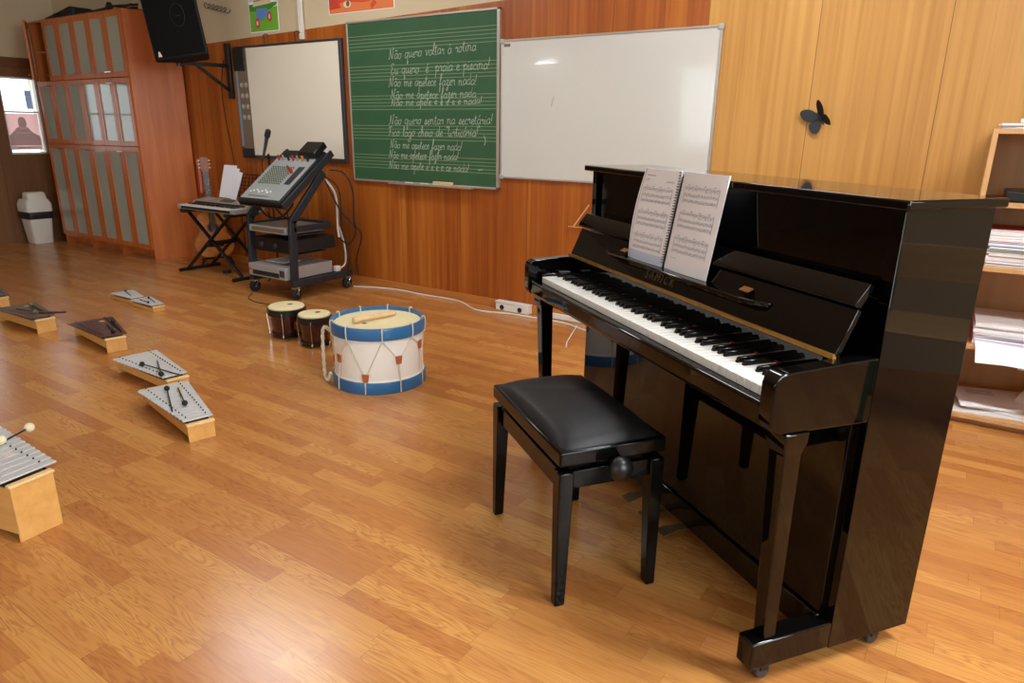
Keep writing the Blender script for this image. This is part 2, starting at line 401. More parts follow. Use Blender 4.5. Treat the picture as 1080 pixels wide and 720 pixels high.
# ------------------------------------------------------------------ upright piano
PX, PY, PTH = -1.2492, 2.3913, -.6271
def PL(u, v, z=0):
    c, s = math.cos(PTH), math.sin(PTH); return (PX+u*c-v*s, PY+u*s+v*c, z)
B = M['black']
pi = thing('upright_piano', 'polished black upright piano standing open beside the black bench', 'piano', (PX, PY, 0), PTH)
MB().box(0, 1.42, 0, .285, 1.115, 1.1355).build('lid', B, pi, bevel=.004)
for a in (.0256, 1.3644): MB().box(a, a+.03, .026, .285, .052, 1.1145).build('side_panel', B, pi, bevel=.0012)
MB().box(.0556, 1.3644, .04, .055, .74, 1.1145).build('upper_panel', B, pi, bevel=.002)
MB().box(.0556, 1.3644, .012, .03, .135, .655).build('knee_panel', B, pi, bevel=.002)
MB().box(.0556, 1.3644, .004, .034, .056, .133).build('bottom_rail', B, pi, bevel=.003)
MB().box(.0556, 1.3644, .262, .28, .07, 1.11).build('back_panel', M['satin'], pi)
MB().box(.034, 1.386, -.225, .026, .657, .704).build('key_bed', B, pi, bevel=.006)
MB().box(.064, 1.356, -.238, -.207, .668, .716).build('key_slip', B, pi, bevel=.007, seg=3)
arm = [(.026,.652),(-.215,.658),(-.238,.668),(-.2474,.69),(-.2474,.768),(-.243,.782),(-.232,.792),(-.215,.7945),(-.05,.801),(.026,.802)]
for a in (.0256, 1.3544): MB().prism(arm, a, a+.04, 'u').build('arm', B, pi, bevel=.004, seg=3)
for i, a in enumerate((.066, 1.3255)):
    k = MB().box(a, a+.029, -.2, -.06, .704, .746).build('key_block', B, pi, bevel=.003)
    if i == 0: tag(MB().box(a+.004, a+.027, -.125, -.085, .7461, .7468).build('sticker', M['silver'], k), 'small grey sticker')
KU = .0977; KW = 1.225/52
proto = None
for i in range(52):
    u = KU+KW*i
    if proto is None:
        proto = MB().box(.0004, KW-.0004, -.2036, -.062, .713, .7357).build('white_key', M['ivory'], pi, bevel=.0012, loc=(u,0,0), seg=1); q = proto
    else:
        q = proto.copy(); COL.objects.link(q); q.location = (u, 0, 0)
bk = None
for i in range(52):
    if (i % 7) in (1, 4) or i == 51: continue        # A0 start: no black key after B and E
    u = KU+KW*(i+1)
    if bk is None:
        bk = MB().loft([[(-.0062,-.155,.73),(.0062,-.155,.73),(.0062,-.062,.73),(-.0062,-.062,.73)],[(-.0045,-.148,.7485),(.0045,-.148,.7485),(.0045,-.062,.7485),(-.0045,-.062,.7485)]]).build('black_key', M['ebony'], pi, bevel=.0012, loc=(u,0,0), seg=1)
    else:
        q = bk.copy(); COL.objects.link(q); q.location = (u, 0, 0)
MB().box(.0956, 1.3247, -.0615, -.05, .704, .797).build('name_board', B, pi)
tag(MB().box(.098, 1.3225, -.066, -.0616, .7365, .7405).build('felt_strip', M['felt'], pi), 'red felt strip behind the keys')
fb = MB().prism([(-.068,.803),(-.022,.905),(-.009,.899),(-.055,.797)], .048, 1.362, 'u').build('fallboard', B, pi, bevel=.002)
MB().prism([(-.036,.914),(-.032,.9245),(-.003,.9605),(.013,.953),(-.02,.906)], .044, 1.366, 'u').build('fallboard_leaf', B, pi, bevel=.002)
MB().tube([(.046,-.069,.802),(1.364,-.069,.802)], .0045, 8).box(.046, 1.364, -.0745, -.069, .8, .8105).build('hinge', M['brass'], pi)
tag(bpy.data.objects['hinge'], 'worn brass piano hinge')
MB().prism([(.302,-.048),(.33,-.068),(.375,-.083),(1.055,-.083),(1.1,-.068),(1.127,-.048),(1.127,-.036),(.302,-.036)], .853, .866, 'z').build('music_ledge', B, pi, bevel=.003)
for u in (.415, 1.032):
    p = MB().bar((u-.017,-.0425,.879), (u+.017,-.0425,.879), .018, .003, (0,-.41,.91)).build('rubber_pad', M['tan'], pi); tag(p, 'tan rubber pad')
# maker's lettering, inlaid on the fallboard
def text_mesh(s, size, ext=.0006):
    c = bpy.data.curves.new('lettering', 'FONT'); c.body = s; c.size = size; c.extrude = ext; c.align_x = 'CENTER'; c.space_character = 1.35
    o = bpy.data.objects.new('lettering', c); COL.objects.link(o)
    dg = bpy.context.evaluated_depsgraph_get(); me = bpy.data.meshes.new_from_object(o.evaluated_get(dg))
    bpy.data.objects.remove(o); return me
me = text_mesh('SAMICK', .036); me.materials.append(M['gold'])
lt = bpy.data.objects.new('lettering', me); COL.objects.link(lt); lt.parent = pi
d = Vector((0,.046,.102)).normalized()
lt.matrix_local = Matrix(((1,0,0,.655),(0,d.y,-d.z,-.0597),(0,d.z,d.y,.8215),(0,0,0,1)))
tag(lt, 'small gold maker lettering')
for u in (.053, 1.367):
    r = lambda cu, cv, w, z: [(cu-w/2,cv-w/2,z),(cu+w/2,cv-w/2,z),(cu+w/2,cv+w/2,z),(cu-w/2,cv+w/2,z)]
    MB().loft([r(u,-.155,.036,.1255), r(u,-.17,.048,.6), r(u,-.17,.052,.612), r(u,-.172,.062,.63), r(u,-.172,.064,.657)]).build('leg', B, pi, bevel=.003)
    a = u-.026
    MB().box(a, a+.052, -.2086, .05, .0513, .1255).build('toe_block', B, pi, bevel=.005)
    for v in (-.15, .2):
        cs = MB().box(u-.014, u+.014, v-.012, v+.012, .026, .052).build('caster', M['satin'], pi, bevel=.002)
        MB().cyl((u-.009, v, .02), (u+.009, v, .02), .02, n=18).build('wheel', M['grey'], cs, bevel=.003)
DB = mat('dull_brass', (88,68,38), .5, .5)
for u in (.6, .71, .82):
    MB().loft([[(u-.014+.006*t*0, v, z-.006),(u+.014, v, z-.006),(u+.014, v, z),(u-.014, v, z)] for v, z, t in ((.004,.062,0),(-.03,.064,1))] + [[(u-.024, v, z-.006),(u+.024, v, z-.006),(u+.024, v, z),(u-.024, v, z)] for v, z in ((-.06,.062),(-.09,.054))]).build('pedal', DB, pi, bevel=.003)

# ------------------------------------------------------------------ music book on the ledge
bo = thing('music_book', 'open spiral-bound book of sheet music leaning on the black piano', 'book', PL(.66, -.05, .867), PTH)
def page(name, x0, x1, off, thick, curl):
    m = MB(); n = 12; k = 10; H = .286
    g = []
    for j in range(k+1):
        s = j/k; row = []
        for i in range(n+1):
            t = i/n; x = x0+(x1-x0)*t
            lean = .047*s
            bulge = -.010*math.sin(PI*t)*(.5+.5*s) - curl*(t if x0 > -.1 and False else (1-t))*math.sin(PI*min(1, s*1.0))*.0
            row.append((x, lean+bulge-off-curl*(1-t)**2*math.sin(PI*s), s*H*.985+.0))
        g.append(row)
    N = n+1
    fr = [p for row in g for p in row]; bkv = [(p[0], p[1]+thick, p[2]) for p in fr]
    m.add(fr+bkv, [])
    T = len(fr)
    for j in range(k):
        for i in range(n):
            a = j*N+i; m.f.append((a, a+1, a+N+1, a+N)); m.f.append((T+a+N, T+a+N+1, T+a+1, T+a))
    edge = [j*N for j in range(k+1)]; e2 = [j*N+n for j in range(k+1)]
    for E in (edge, e2):
        for a, b in zip(E, E[1:]): m.f.append((a, b, T+b, T+a))
    for i in range(n): m.f.append((i, i+1, T+i+1, T+i)); m.f.append((k*N+i, k*N+i+1, T+k*N+i+1, T+k*N+i))
    o = m.build(name, M['paper'], bo)
    def at(t, s):
        x = x0+(x1-x0)*t; return Vector((x, .047*s-.010*math.sin(PI*t)*(.5+.5*s)-off-curl*(1-t)**2*math.sin(PI*s)-.0008, s*H*.985))
    return o, at
def music(o, at, title):
    m = MB()
    def q(t0, t1, s0, s1, n=8):
        for i in range(n):
            a = t0+(t1-t0)*i/n; b = t0+(t1-t0)*(i+1)/n
            m.add([at(a,s0), at(b,s0), at(b,s1), at(a,s1)], [(0,1,2,3)])
    rnd = random.Random(3 if title else 5)
    for sysn in range(3):
        top = (.80 if title else .86)-sysn*.255
        for st in range(3):
            y = top - st*.058 - (.012 if st else 0)
            for l in range(5): q(.12, .90, y-l*.0062, y-l*.0062-.0014)
            t = .17
            while t < .88:
                yy = y-.003-rnd.random()*.022
                q(t, t+.014, yy-.005, yy+.004, 1)
                if rnd.random() < .8: q(t+.011, t+.0145, yy, yy+.024, 1)
                if st == 0 and rnd.random() < .5: q(t-.004, t+.02, y-.04, y-.035, 1)
                t += .026+rnd.random()*.03
        q(.12, .127, top-.17, top, 1); q(.893, .90, top-.17, top, 1)
        for c in range(4): q(.2+c*.19, .2+c*.19+.05, top+.014, top+.019, 1)
    if title: q(.14, .42, .925, .932, 1); q(.14, .26, .885, .89, 1); q(.12, .24, .868, .872, 1); q(.74, .9, .878, .882, 1); q(.7, .9, .87, .873, 1)
    q(.12, .28, .13, .133, 1)
    m.build('printed_music', M['ink'], o, smooth=0)
o, at = page('left_page', -.205, -.006, .003, .004, .012); music(o, at, True)
mm = MB()
for i in range(8): mm.add([at(i/8,.012), at((i+1)/8,.012), at((i+1)/8,.1), at(i/8,.1)], [(0,1,2,3)])
mm.build('printed_band', M['blue_tint'], o, smooth=0)
for e in (0,):
    mm = MB()
    for j in range(10): mm.add([at(.05,j/10), at(.062,j/10), at(.062,(j+1)/10), at(.05,(j+1)/10)], [(0,1,2,3)])
    mm.build('page_edge_line', M['ink'], o, smooth=0)
o, at = page('right_page', .006, .213, .001, .003, 0); music(o, at, False)
sp = []
for i in range(34*8+1):
    t = i/8; a = 2*PI*i/8; s = .01+.27*(i/(34*8))
    sp.append((.0075*math.cos(a), .047*s/.286-.002+.006*math.sin(a)-.004, s))
MB().tube(sp, .0009, 5).build('spiral_binding', M['grey'], bo)

# ------------------------------------------------------------------ piano bench
bn = thing('piano_bench', 'black padded adjustable piano bench standing before the keyboard', 'bench', PL(.444, -.517), PTH)
BL, BD = .5276, .3169
MB().box(0, BL, 0, BD, .424, .4674).build('seat_frame', M['benchblack'], bn, bevel=.006, seg=3)
m = MB(); nx, ny = 30, 20; g = []
for j in range(ny+1):
    for i in range(nx+1):
        x = -1+2*i/nx; y = -1+2*j/ny
        e = ((1-abs(x)**3.2)*(1-abs(y)**3.2))
        h = .043*max(e, 0)**.5 - .004*math.exp(-((x-.25*y+.25)/.07)**2)*max(e,0)
        g.append((BL/2+x*(BL/2-.011), BD/2+y*(BD/2-.011), .4655+h))
m.add(g, [(j*(nx+1)+i, j*(nx+1)+i+1, (j+1)*(nx+1)+i+1, (j+1)*(nx+1)+i) for j in range(ny) for i in range(nx)])
b0 = len(m.v); per = [i for i in range(nx+1)] + [j*(nx+1)+nx for j in range(1,ny+1)] + [ny*(nx+1)+i for i in reversed(range(nx))] + [j*(nx+1) for j in reversed(range(1,ny))]
m.f.append(tuple(reversed(per)))
m.build('cushion', M['leather'], bn, smooth=80)
for x in (.0215, BL-.0215):
    for y in (.0215, BD-.0215):
        sx = 1 if x < .1 else -1; sy = 1 if y < .1 else -1
        MB().loft([[(x+sx*a*.0-sx*.0215+sx*(p*.0+q*w), y-sy*.0215+sy*r*w, z) for q, r in ((0,0),(1,0),(1,1),(0,1))] for z, w, a, p in ((0,.027,0,0),(.006,.03,0,0),(.345,.042,0,0),(.405,.043,0,0))]).build('leg', M['benchblack'], bn, bevel=.003)
for y in (.012, BD-.030): MB().box(.043, BL-.043, y, y+.018, .345, .403).build('apron', M['benchblack'], bn, bevel=.002)
for x in (.012, BL-.030): MB().box(x, x+.018, .043, BD-.043, .352, .403).build('apron', M['benchblack'], bn, bevel=.002)
MB().box(.06, BL-.06, .06, BD-.06, .36, .424).box(.03, BL-.03, .14, .18, .36, .4238).build('lifting_mechanism', M['matte'], bn)
for sx, x in ((-1, 0), (1, BL)):
    kb = MB().cyl((x-sx*.03, BD/2, .415), (x+sx*.012, BD/2, .415), .009, n=12).build('knob', M['satin'], bn)
    MB().lathe([(.01,0),(.02,.002),(.031,.012),(.034,.024),(.030,.038),(.018,.048),(0,.051)], n=24).build('grip', M['satin'], kb).matrix_local = Matrix.Translation((x+sx*.012, BD/2, .415)) @ Matrix.Rotation(sx*PI/2, 4, 'Y')

# ------------------------------------------------------------------ rope drum
DR = (-2.434, 2.456)
dr = thing('rope_drum', 'large white drum with blue hoops and rope lacing on the floor', 'drum', (*DR, 0), 0)
MB().lathe([(.226,.02),(.226,.31),(.219,.31),(.219,.02)], n=64, closed=True).build('shell', M['drumwhite'], dr)
MB().lathe([(.229,.058),(.231,.061),(.229,.068),(.2262,.068),(.2262,.058)], n=64, closed=True).build('bead', M['drumwhite'], dr)
for z0, z1 in ((0,.058),(.276,.336)): MB().lathe([(.2268,z0),(.238,z0),(.239,z0+.004),(.239,z1-.004),(.237,z1),(.2268,z1)], n=64, closed=True).build('hoop', M['drumblue'], dr)
MB().lathe([(0,.309),(.226,.309),(.2266,.313),(.222,.317),(.1,.316),(0,.316)], n=64).build('drumhead', M['skin'], dr)
hk = MB().box(-.012,.012,-.008,.008,.3162,.3168).build('maker_mark', M['matte'], bpy.data.objects['drumhead']); hk.location = (-.02,-.075,0)
ang = [math.radians(a) for a in (-76, -40, 4, 44, 80, 131, 166, 203, 240)]
ca = math.atan2(-DR[1], -DR[0])
def on(a, z, r=.242): return (r*math.cos(a), r*math.sin(a), z)
hooks = [ca + a for a in ang]
tz = [.165, .085, .17, .215, .12, .2, .13, .2, .12]
for i, a in enumerate(hooks):
    MB().tube(smooth_path([on(a,.305,.2255),on(a,.339,.2262),on(a,.343,.233),on(a,.339,.2405),on(a,.30,.2425),on(a,.268,.238)],3), .0032, 6).build('rope_loop', M['rope'], dr)
    n = hooks[(i+1) % 9]; d = (n-a) % (2*PI); mid = a+d/2; z = tz[i]
    rp = MB()
    for t, sgn in ((a,1),(a+d,-1)):
        pts = []
        for j in range(9):
            s = j/8; an = t+(mid-t)*s; zz = .272+(z-.272)*s; rr = .2405 if s < .12 else .2295
            pts.append(on(an-sgn*.0, zz, rr))
        rp.tube(pts, .0027, 5)
    rp.tube([on(mid-.01,z,.231),on(mid-.006,max(z-.05,.062),.231),on(mid,.058,.2415),on(mid,.005,.2425)], .0025, 5)
    rp.tube([on(mid+.012,z,.231),on(mid+.008,max(z-.05,.062),.231),on(mid+.004,.058,.2415),on(mid+.004,.005,.2425)], .0025, 5)
    rp.build('rope', M['rope'], dr)
    tb = MB(); w0, w1 = .10, .155
    tb.loft([[on(mid-w/2+w*k/4, zz, rr) for k in range(5)] + [on(mid+w/2-w*k/4, zz, rr+.008) for k in range(5)] for zz, w, rr in ((z-.021,w0,.2275),(z+.019,w1,.2275))]).build('leather_slide', M['leather_tab'], dr, bevel=.001)
# braided carrying strap hanging at the left side
sa = ca - math.radians(97)
st = smooth_path([on(sa,.265,.243),on(sa,.285,.268),on(sa,.25,.282),on(sa+.0,.13,.285),on(sa+.02,.04,.283),on(sa+.1,.014,.272),on(sa+.2,.02,.262),on(sa+.26,.06,.25)], 7)
br = MB()
for ph in range(3):
    pts = []
    for i, p in enumerate(st):
        t = i*.75+ph*2*PI/3; tt = st[min(i+1,len(st)-1)]-st[max(i-1,0)]; x = tt.cross(Vector((-math.sin(sa),math.cos(sa),0))).normalized(); y = Vector((-math.sin(sa),math.cos(sa),0))
        pts.append(p + x*.004*math.sin(2*t) + y*.007*math.sin(t))
    br.tube(pts, .006, 6)
br.build('braided_strap', M['rope'], dr)
# beater on the drumhead
p = Vector((-2.486, 2.355, .3345)); q = Vector((-2.433, 2.585, .332)); dv = (q-p).normalized()
bt = thing('drum_beater', 'thick pale wooden beater lying on the white and blue drum', 'beater', (p.x, p.y, .3176), 0)
R0 = Vector((p.x, p.y, .3176))
MB().tube([p-R0+dv*.018, p-R0+dv*.05, q-R0-dv*.004, q-R0], [.0115,.0125,.0135,.010], 16).build('shaft', M['stick'], bt)
MB().tube([p-R0-dv*.018, p-R0-dv*.016, p-R0-dv*.01, p-R0+dv*.012, p-R0+dv*.018], [.006,.013,.0175,.0175,.012], 16).build('head', M['stick'], bt)

# ------------------------------------------------------------------ bongos
bg = thing('bongo_drums', 'pair of dark red bongo drums with cream heads behind the white drum', 'bongos', (-3.32, 2.69, 0), 0)
cs = [((-3.462+3.32, 2.703-2.69), .112), ((-3.172+3.32, 2.672-2.69), .097)]
for (cx, cy), r in cs:
    sh = MB().lathe([(r*.80,.012),(r*.83,.03),(r*.94,.15),(r*.95,.178),(r*.88,.178),(r*.76,.03),(r*.74,.012)], (cx,cy,0), 40, closed=True).build('shell', M['bongo'], bg)
    MB().lathe([(r*.845,.012),(r*.87,.014),(r*.885,.036),(r*.855,.036)], (cx,cy,0), 40, closed=True).build('bottom_ring', M['satin'], bg)
    MB().lathe([(r*.96,.145),(r*1.04,.145),(r*1.05,.16),(r*1.045,.184),(r*.97,.184)], (cx,cy,0), 40, closed=True).build('hoop', M['satin'], bg)
    sk = MB().lathe([(0,.183),(r*.9,.183),(r*.965,.184),(r*.985,.19),(r*.93,.197),(r*.7,.199),(0,.1995)], (cx,cy,0), 40).build('skin', M['skin'], bg)
    MB().lathe([(0,.1996),(.016,.1996),(.016,.2002),(0,.2002)], (cx+.01,cy+.02,0), 16).build('printed_mark', M['grey'], sk)
    for k in range(5):
        a = -2.2+k*2*PI/5
        f = lambda rr, z: (cx+rr*math.cos(a), cy+rr*math.sin(a), z)
        MB().tube([f(r*1.045,.165),f(r*1.075,.15),f(r*1.0,.06),f(r*.97,.02)], .003, 6).cyl(f(r*.97,.012), f(r*.97,.03), .0065, n=8).build('tuning_rod', M['chrome'], bg)
        MB().cyl(f(r*.8,0), f(r*.8,.016), .007, n=8).build('foot', M['rubber'], bg)
MB().box(-.038,.05,-.03,.03,.06,.12).build('bridge_block', M['bongo'], bg, bevel=.008)

# ------------------------------------------------------------------ orff instruments on the floor
def orff(name, label, cat, near, far, H, wn, wf, bn_, bf, nb, barmat, axis_extra=.02, pegs=True, group=None, mark=True, railw=.026, gap=.003, boxd=None, foot=True):
    """box resonator with bars; local x runs from the narrow end (0) to the wide end (L)"""
    n = Vector(near); f = Vector(far); d = f-n; L = d.length; a = math.atan2(d.y, d.x)
    t = thing(name, label, cat, (n.x, n.y, 0), a, group or {'metallophone':'metallophones on the floor','xylophone':'xylophones on the floor','glockenspiel':'tiny glockenspiels on the floor'}[cat])
    bt = H-.012                       # box top
    lo = .028 if foot else 0
    th = .009
    # long side walls sit between the end boards, raised off the floor
    for s in (-1, 1):
        MB().prism([(th, s*wn/2), (L-th, s*wf/2), (L-th, s*(wf/2-th)), (th, s*(wn/2-th))], lo, bt-.006, 'z').build('side_board', M['box'], t, bevel=.001)
    MB().box(0, th, -wn/2, wn/2, 0, bt).build('end_board', M['box'], t, bevel=.002)
    MB().box(L-th, L, -wf/2, wf/2, 0, bt).build('end_board', M['box'], t, bevel=.002)
    MB().prism([(th, -wn/2+th), (L-th, -wf/2+th), (L-th, wf/2-th), (th, wn/2-th)], lo, lo+.006, 'z').build('bottom_board', M['box'], t)
    MB().box(-.006, railw-.006, -wn/2-.003, wn/2+.003, bt-.004, bt+.006).build('end_rail', M['rail'], t, bevel=.003)
    MB().box(L-railw+.006, L+.006, -wf/2-.012, wf/2+.012, bt-.004, bt+.006).build('end_rail', M['rail'] if mark else M['box'], t, bevel=.003)
    x0 = railw+.002; x1 = L-railw-.004; bw = (x1-x0)/nb
    for i in range(nb):
        s = (i+.5)/nb; hw = (bn_+(bf-bn_)*s)/2; x = x0+bw*i
        b = MB().box(x, x+bw-gap, -hw, hw, H-.002, H+.004).build('tone_bar', barmat, t, bevel=.0015)
        if pegs:
            for sg in (-1, 1):
                yy = sg*hw*.66
                MB().cyl((x+bw-gap/2-.0015, yy, bt-.006), (x+bw-gap/2-.0015, yy, H+.009), .0028, n=8).build('peg', M['rubber'], b)
        if pegs and i in (int(nb*.78), int(nb*.3)):
            MB().box(x+.004, x+bw-gap-.003, -hw*.5, -hw*.25, H+.0041, H+.0046).build('sticker', M['sticker_y'] if i > nb*.5 else M['sticker_p'], b)
    if pegs:
        for sg in (-1, 1):
            MB().tube([(x0, sg*(bn_/2)*.66, bt-.001), (x1, sg*(bf/2)*.66, bt-.001)], .004, 6).build('felt_cord', M['rubber'], t)
    return t
def mallet(label, head, tail, z, r=.012, headmat=None, stickmat=None, sr=.0032, zt=None, group=None):
    h = Vector((head[0], head[1], z+r)); q = Vector((tail[0], tail[1], (z if zt is None else zt)+sr))
    t = thing('mallet', label, 'mallet', (h.x, h.y, z), 0, group or G)
    o = Vector((h.x, h.y, z))
    MB().ball(h-o, r).build('head', headmat or M['rubber'], t)
    d = (q-h).normalized()
    MB().tube([h-o+d*r*.7, q-o], sr, 7).build('stick', stickmat or M['satin'], t)
    return t
G = 'mallets lying on the bar instruments'
orff('metallophone', 'tall box metallophone with wide silver bars at the near left edge', 'metallophone', (-2.308,.785), (-2.925,.715), .203, .13, .25, .185, .36, 14, M['bar'], boxd=1)
mallet('cream-headed mallet sticking out past the right side of the tall silver metallophone', (-2.657,.93), (-2.565,.70), .2076, .017, M['yarn'])
mallet('cream-headed mallet lying wholly across the bars of the tall silver metallophone', (-2.622,.828), (-2.80,.70), .2076, .017, M['yarn'])
orff('metallophone', 'small silver metallophone nearest the camera of the floor pair, pale end rail', 'metallophone', (-2.518,1.487), (-3.055,1.63), .086, .108, .165, .118, .222, 14, M['bar'])
mallet('black mallet with head at the wide end on the nearer small metallophone', (-2.939,1.594), (-2.69,1.468), .0908, .0125)
mallet('black mallet with head at the narrow end on the nearer small metallophone', (-2.709,1.539), (-2.927,1.64), .0908, .0125)
orff('metallophone', 'small silver metallophone standing right behind the nearer small metallophone', 'metallophone', (-3.088,1.737), (-3.615,1.80), .086, .104, .165, .116, .228, 14, M['bar'])
mallet('black mallet lying lengthwise with head at the wide end of the farther metallophone', (-3.361,1.715), (-3.09,1.745), .0908, .0125)
mallet('black mallet with head at the narrow end of the farther metallophone', (-3.145,1.688), (-3.373,1.80), .0908, .0125)
orff('xylophone', 'dark reddish brown xylophone with short pale box on the floor', 'xylophone', (-3.985,1.907), (-4.49,2.005), .091, .106, .17, .138, .252, 13, M['rose'])
mallet('dark mallet on the reddish brown xylophone with head at its far side', (-4.262,2.04), (-4.05,1.975), .0957, .0125, None, M['matte'])
mallet('dark mallet on the reddish brown xylophone with head near the end rail', (-4.05,1.93), (-4.262,2.0), .0957, .0125, None, M['matte'])
orff('xylophone', 'grey-brown worn xylophone cut by the left frame edge', 'xylophone', (-4.732,1.862), (-5.245,1.885), .095, .108, .17, .135, .245, 13, M['rose2'])
mallet('grey-headed mallet at the far side of the worn grey-brown xylophone', (-5.07,1.93), (-4.86,1.905), .0993, .015, mat('grey_felt_head', (108,100,84), .9), M['matte'])
mallet('grey-headed mallet at the near end of the worn grey-brown xylophone', (-4.86,1.862), (-5.08,1.845), .0993, .015, M['knobg'], M['matte'])
lb = MB().bar((-.06,-.05,.0055), (.06,.05,.0055), .024, .011).build('loose_tone_bar', M['rose'], None, bevel=.002, loc=(-4.795,1.935,.0992))
tag(lb, 'loose dark wooden bar jutting out over the worn xylophone end', 'tone bar')
orff('xylophone', 'dim brown xylophone farthest left, only its end inside the frame', 'xylophone', (-5.597,1.945), (-6.09,1.99), .09, .104, .17, .135, .245, 13, M['rose2'])
orff('glockenspiel', 'small silver glockenspiel farther from the camera of the two tiny ones', 'glockenspiel', (-4.985,2.590), (-5.292,2.625), .046, .085, .14, .092, .165, 12, M['bar'], pegs=False, mark=False, railw=.012, gap=.0015, foot=False)
mallet('short dark mallet on the farther tiny glockenspiel', (-5.235,2.63), (-5.08,2.585), .0503, .008, None, M['matte'], .0028)
orff('glockenspiel', 'small silver glockenspiel nearer the camera of the two tiny ones', 'glockenspiel', (-4.665,2.556), (-4.972,2.588), .046, .078, .13, .085, .150, 12, M['bar'], pegs=False, mark=False, railw=.012, gap=.0015, foot=False)
mallet('dark mallet on the nearer tiny glockenspiel with head at its far side', (-4.885,2.612), (-4.74,2.575), .0503, .008, None, M['matte'], .0028)
mallet('dark mallet on the nearer tiny glockenspiel with head at its near side', (-4.755,2.535), (-4.9,2.553), .0503, .008, None, M['matte'], .0028)

# ------------------------------------------------------------------ boards on the back wall
YW = YB-.0005
cb = thing('chalkboard', 'green chalkboard with painted staves and handwritten chalk verses', 'chalkboard', (-3.505, YW, .855))
X0, X1, Z0, Z1 = -4.218+3.505, -2.793+3.505, 0, 1.175
MB().box(X0+.01, X1-.01, -.022, 0, .012, 1.163).build('writing_surface', M['green'], cb)
for a in ((X0,X1,-.028,0,Z0,Z0+.016),(X0,X1,-.028,0,Z1-.014,Z1),(X0,X0+.014,-.028,0,Z0,Z1),(X1-.02,X1,-.028,0,Z0,Z1)): MB().box(*a).build('frame_rail', M['alu'], cb, bevel=.002)
MB().box(-.29, .5, -.075, -.028, -.004, .004).box(-.29, .5, -.078, -.072, -.004, .012).build('chalk_ledge', M['alu'], cb, bevel=.001)
sm = MB()
for zc in (1.873, 1.658, 1.447, 1.232, 1.014):
    for l in range(5): z = zc-.855+(l-2)*.0245; sm.box(X0+.015, X1-.022, -.0224, -.022, z-.0022, z+.0022)
sm.build('painted_staves', M['staff'], cb, smooth=0)
# handwriting: single stroke letters, x-height 1
GL = {
 'a': (1.0, [[(.75,.85),(.4,1),(.08,.55),(.2,.05),(.5,.05),(.78,.5),(.8,.95),(.78,.2),(1,.05)]]),
 'c': (.75, [[(.7,.8),(.4,1),(.08,.5),(.3,0),(.75,.15)]]),
 'd': (1.0, [[(.75,.85),(.4,1),(.08,.55),(.2,.05),(.5,.05),(.78,.5),(.82,2.1),(.78,.2),(1,.05)]]),
 'e': (.75, [[(.05,.4),(.5,.55),(.6,.85),(.35,1),(.08,.5),(.3,0),(.75,.2)]]),
 'f': (.75, [[(.05,.1),(.4,1.2),(.55,2.2),(.35,2.2),(.25,1),(.25,-1.2),(.3,-1.1),(.35,.2),(.75,.3)]]),
 'g': (1.0, [[(.75,.85),(.4,1),(.08,.55),(.2,.05),(.5,.05),(.78,.5),(.8,.95),(.75,-.8),(.4,-1.2),(.15,-.8),(1,.1)]]),
 'h': (1.0, [[(.05,.1),(.35,1.6),(.3,2.1),(.15,1.9),(.15,0)],[(.15,.6),(.5,1),(.7,.7),(.7,.1),(1,.05)]]),
 'i': (.5, [[(.1,.5),(.2,1),(.2,.15),(.5,.05)],[(.22,1.4),(.26,1.5)]]),
 'l': (.55, [[(.05,.1),(.4,1.5),(.35,2.1),(.18,1.9),(.18,.2),(.5,.05)]]),
 'm': (1.5, [[(.05,.8),(.15,1),(.15,0)],[(.15,.6),(.45,1),(.6,.7),(.6,0)],[(.6,.6),(.95,1),(1.15,.7),(1.15,.1),(1.5,.05)]]),
 'n': (1.1, [[(.05,.8),(.15,1),(.15,0)],[(.15,.6),(.5,1),(.72,.7),(.72,.1),(1.1,.05)]]),
 'o': (.95, [[(.5,1),(.15,.8),(.1,.2),(.45,0),(.75,.4),(.65,.9),(.45,.98),(.95,.85)]]),
 'p': (1.0, [[(.05,.6),(.2,1),(.2,-1.2)],[(.2,.5),(.55,1),(.8,.6),(.6,.05),(.25,.2)],[(.6,.05),(1,.1)]]),
 'q': (1.0, [[(.75,.85),(.4,1),(.08,.55),(.2,.05),(.5,.05),(.78,.5),(.8,.95),(.78,-1.2),(1,-.6)]]),
 'r': (.75, [[(.05,.6),(.2,1.05),(.25,.8),(.55,.9),(.5,.2),(.75,.05)]]),
 's': (.75, [[(.05,.1),(.4,1.05),(.55,.4),(.4,0),(.15,.15),(.75,.15)]]),
 't': (.65, [[(.1,.5),(.25,1.8),(.22,.2),(.6,.05)],[(-.05,1.3),(.6,1.35)]]),
 'u': (1.05, [[(.05,.7),(.15,1),(.15,.2),(.4,0),(.7,.4),(.72,1),(.72,.15),(1.05,.05)]]),
 'v': (.9, [[(.05,.8),(.15,1),(.4,0),(.75,.95),(.9,.9)]]),
 'z': (.85, [[(.1,.9),(.6,1),(.2,.1),(.55,.1),(.5,-.9),(.2,-.9),(.85,.15)]]),
 'N': (1.5, [[(-.1,.1),(.2,.3),(.35,2),(.5,1.2),(.95,.1),(1.1,2.1),(1.3,1.9)]]),
 'E': (1.1, [[(.9,1.8),(.5,2.1),(.2,1.6),(.55,1.1),(.15,.6),(.4,0),(1,.3)]]),
 'F': (1.1, [[(.1,1.7),(.5,2.1),(1.1,1.9)],[(.55,2),(.4,.2),(.1,.1)],[(.2,1),(.8,1.1)]]),
 'U': (1.3, [[(.05,1.7),(.3,2),(.25,.5),(.6,0),(.95,.6),(1,2),(1,.2),(1.3,.05)]]),
 '!': (.35, [[(.2,2),(.12,.5)],[(.1,.05),(.12,.12)]]), '"': (.4, [[(.1,2.1),(.08,1.7)],[(.28,2.1),(.26,1.7)]]), ' ': (.8, []),
}
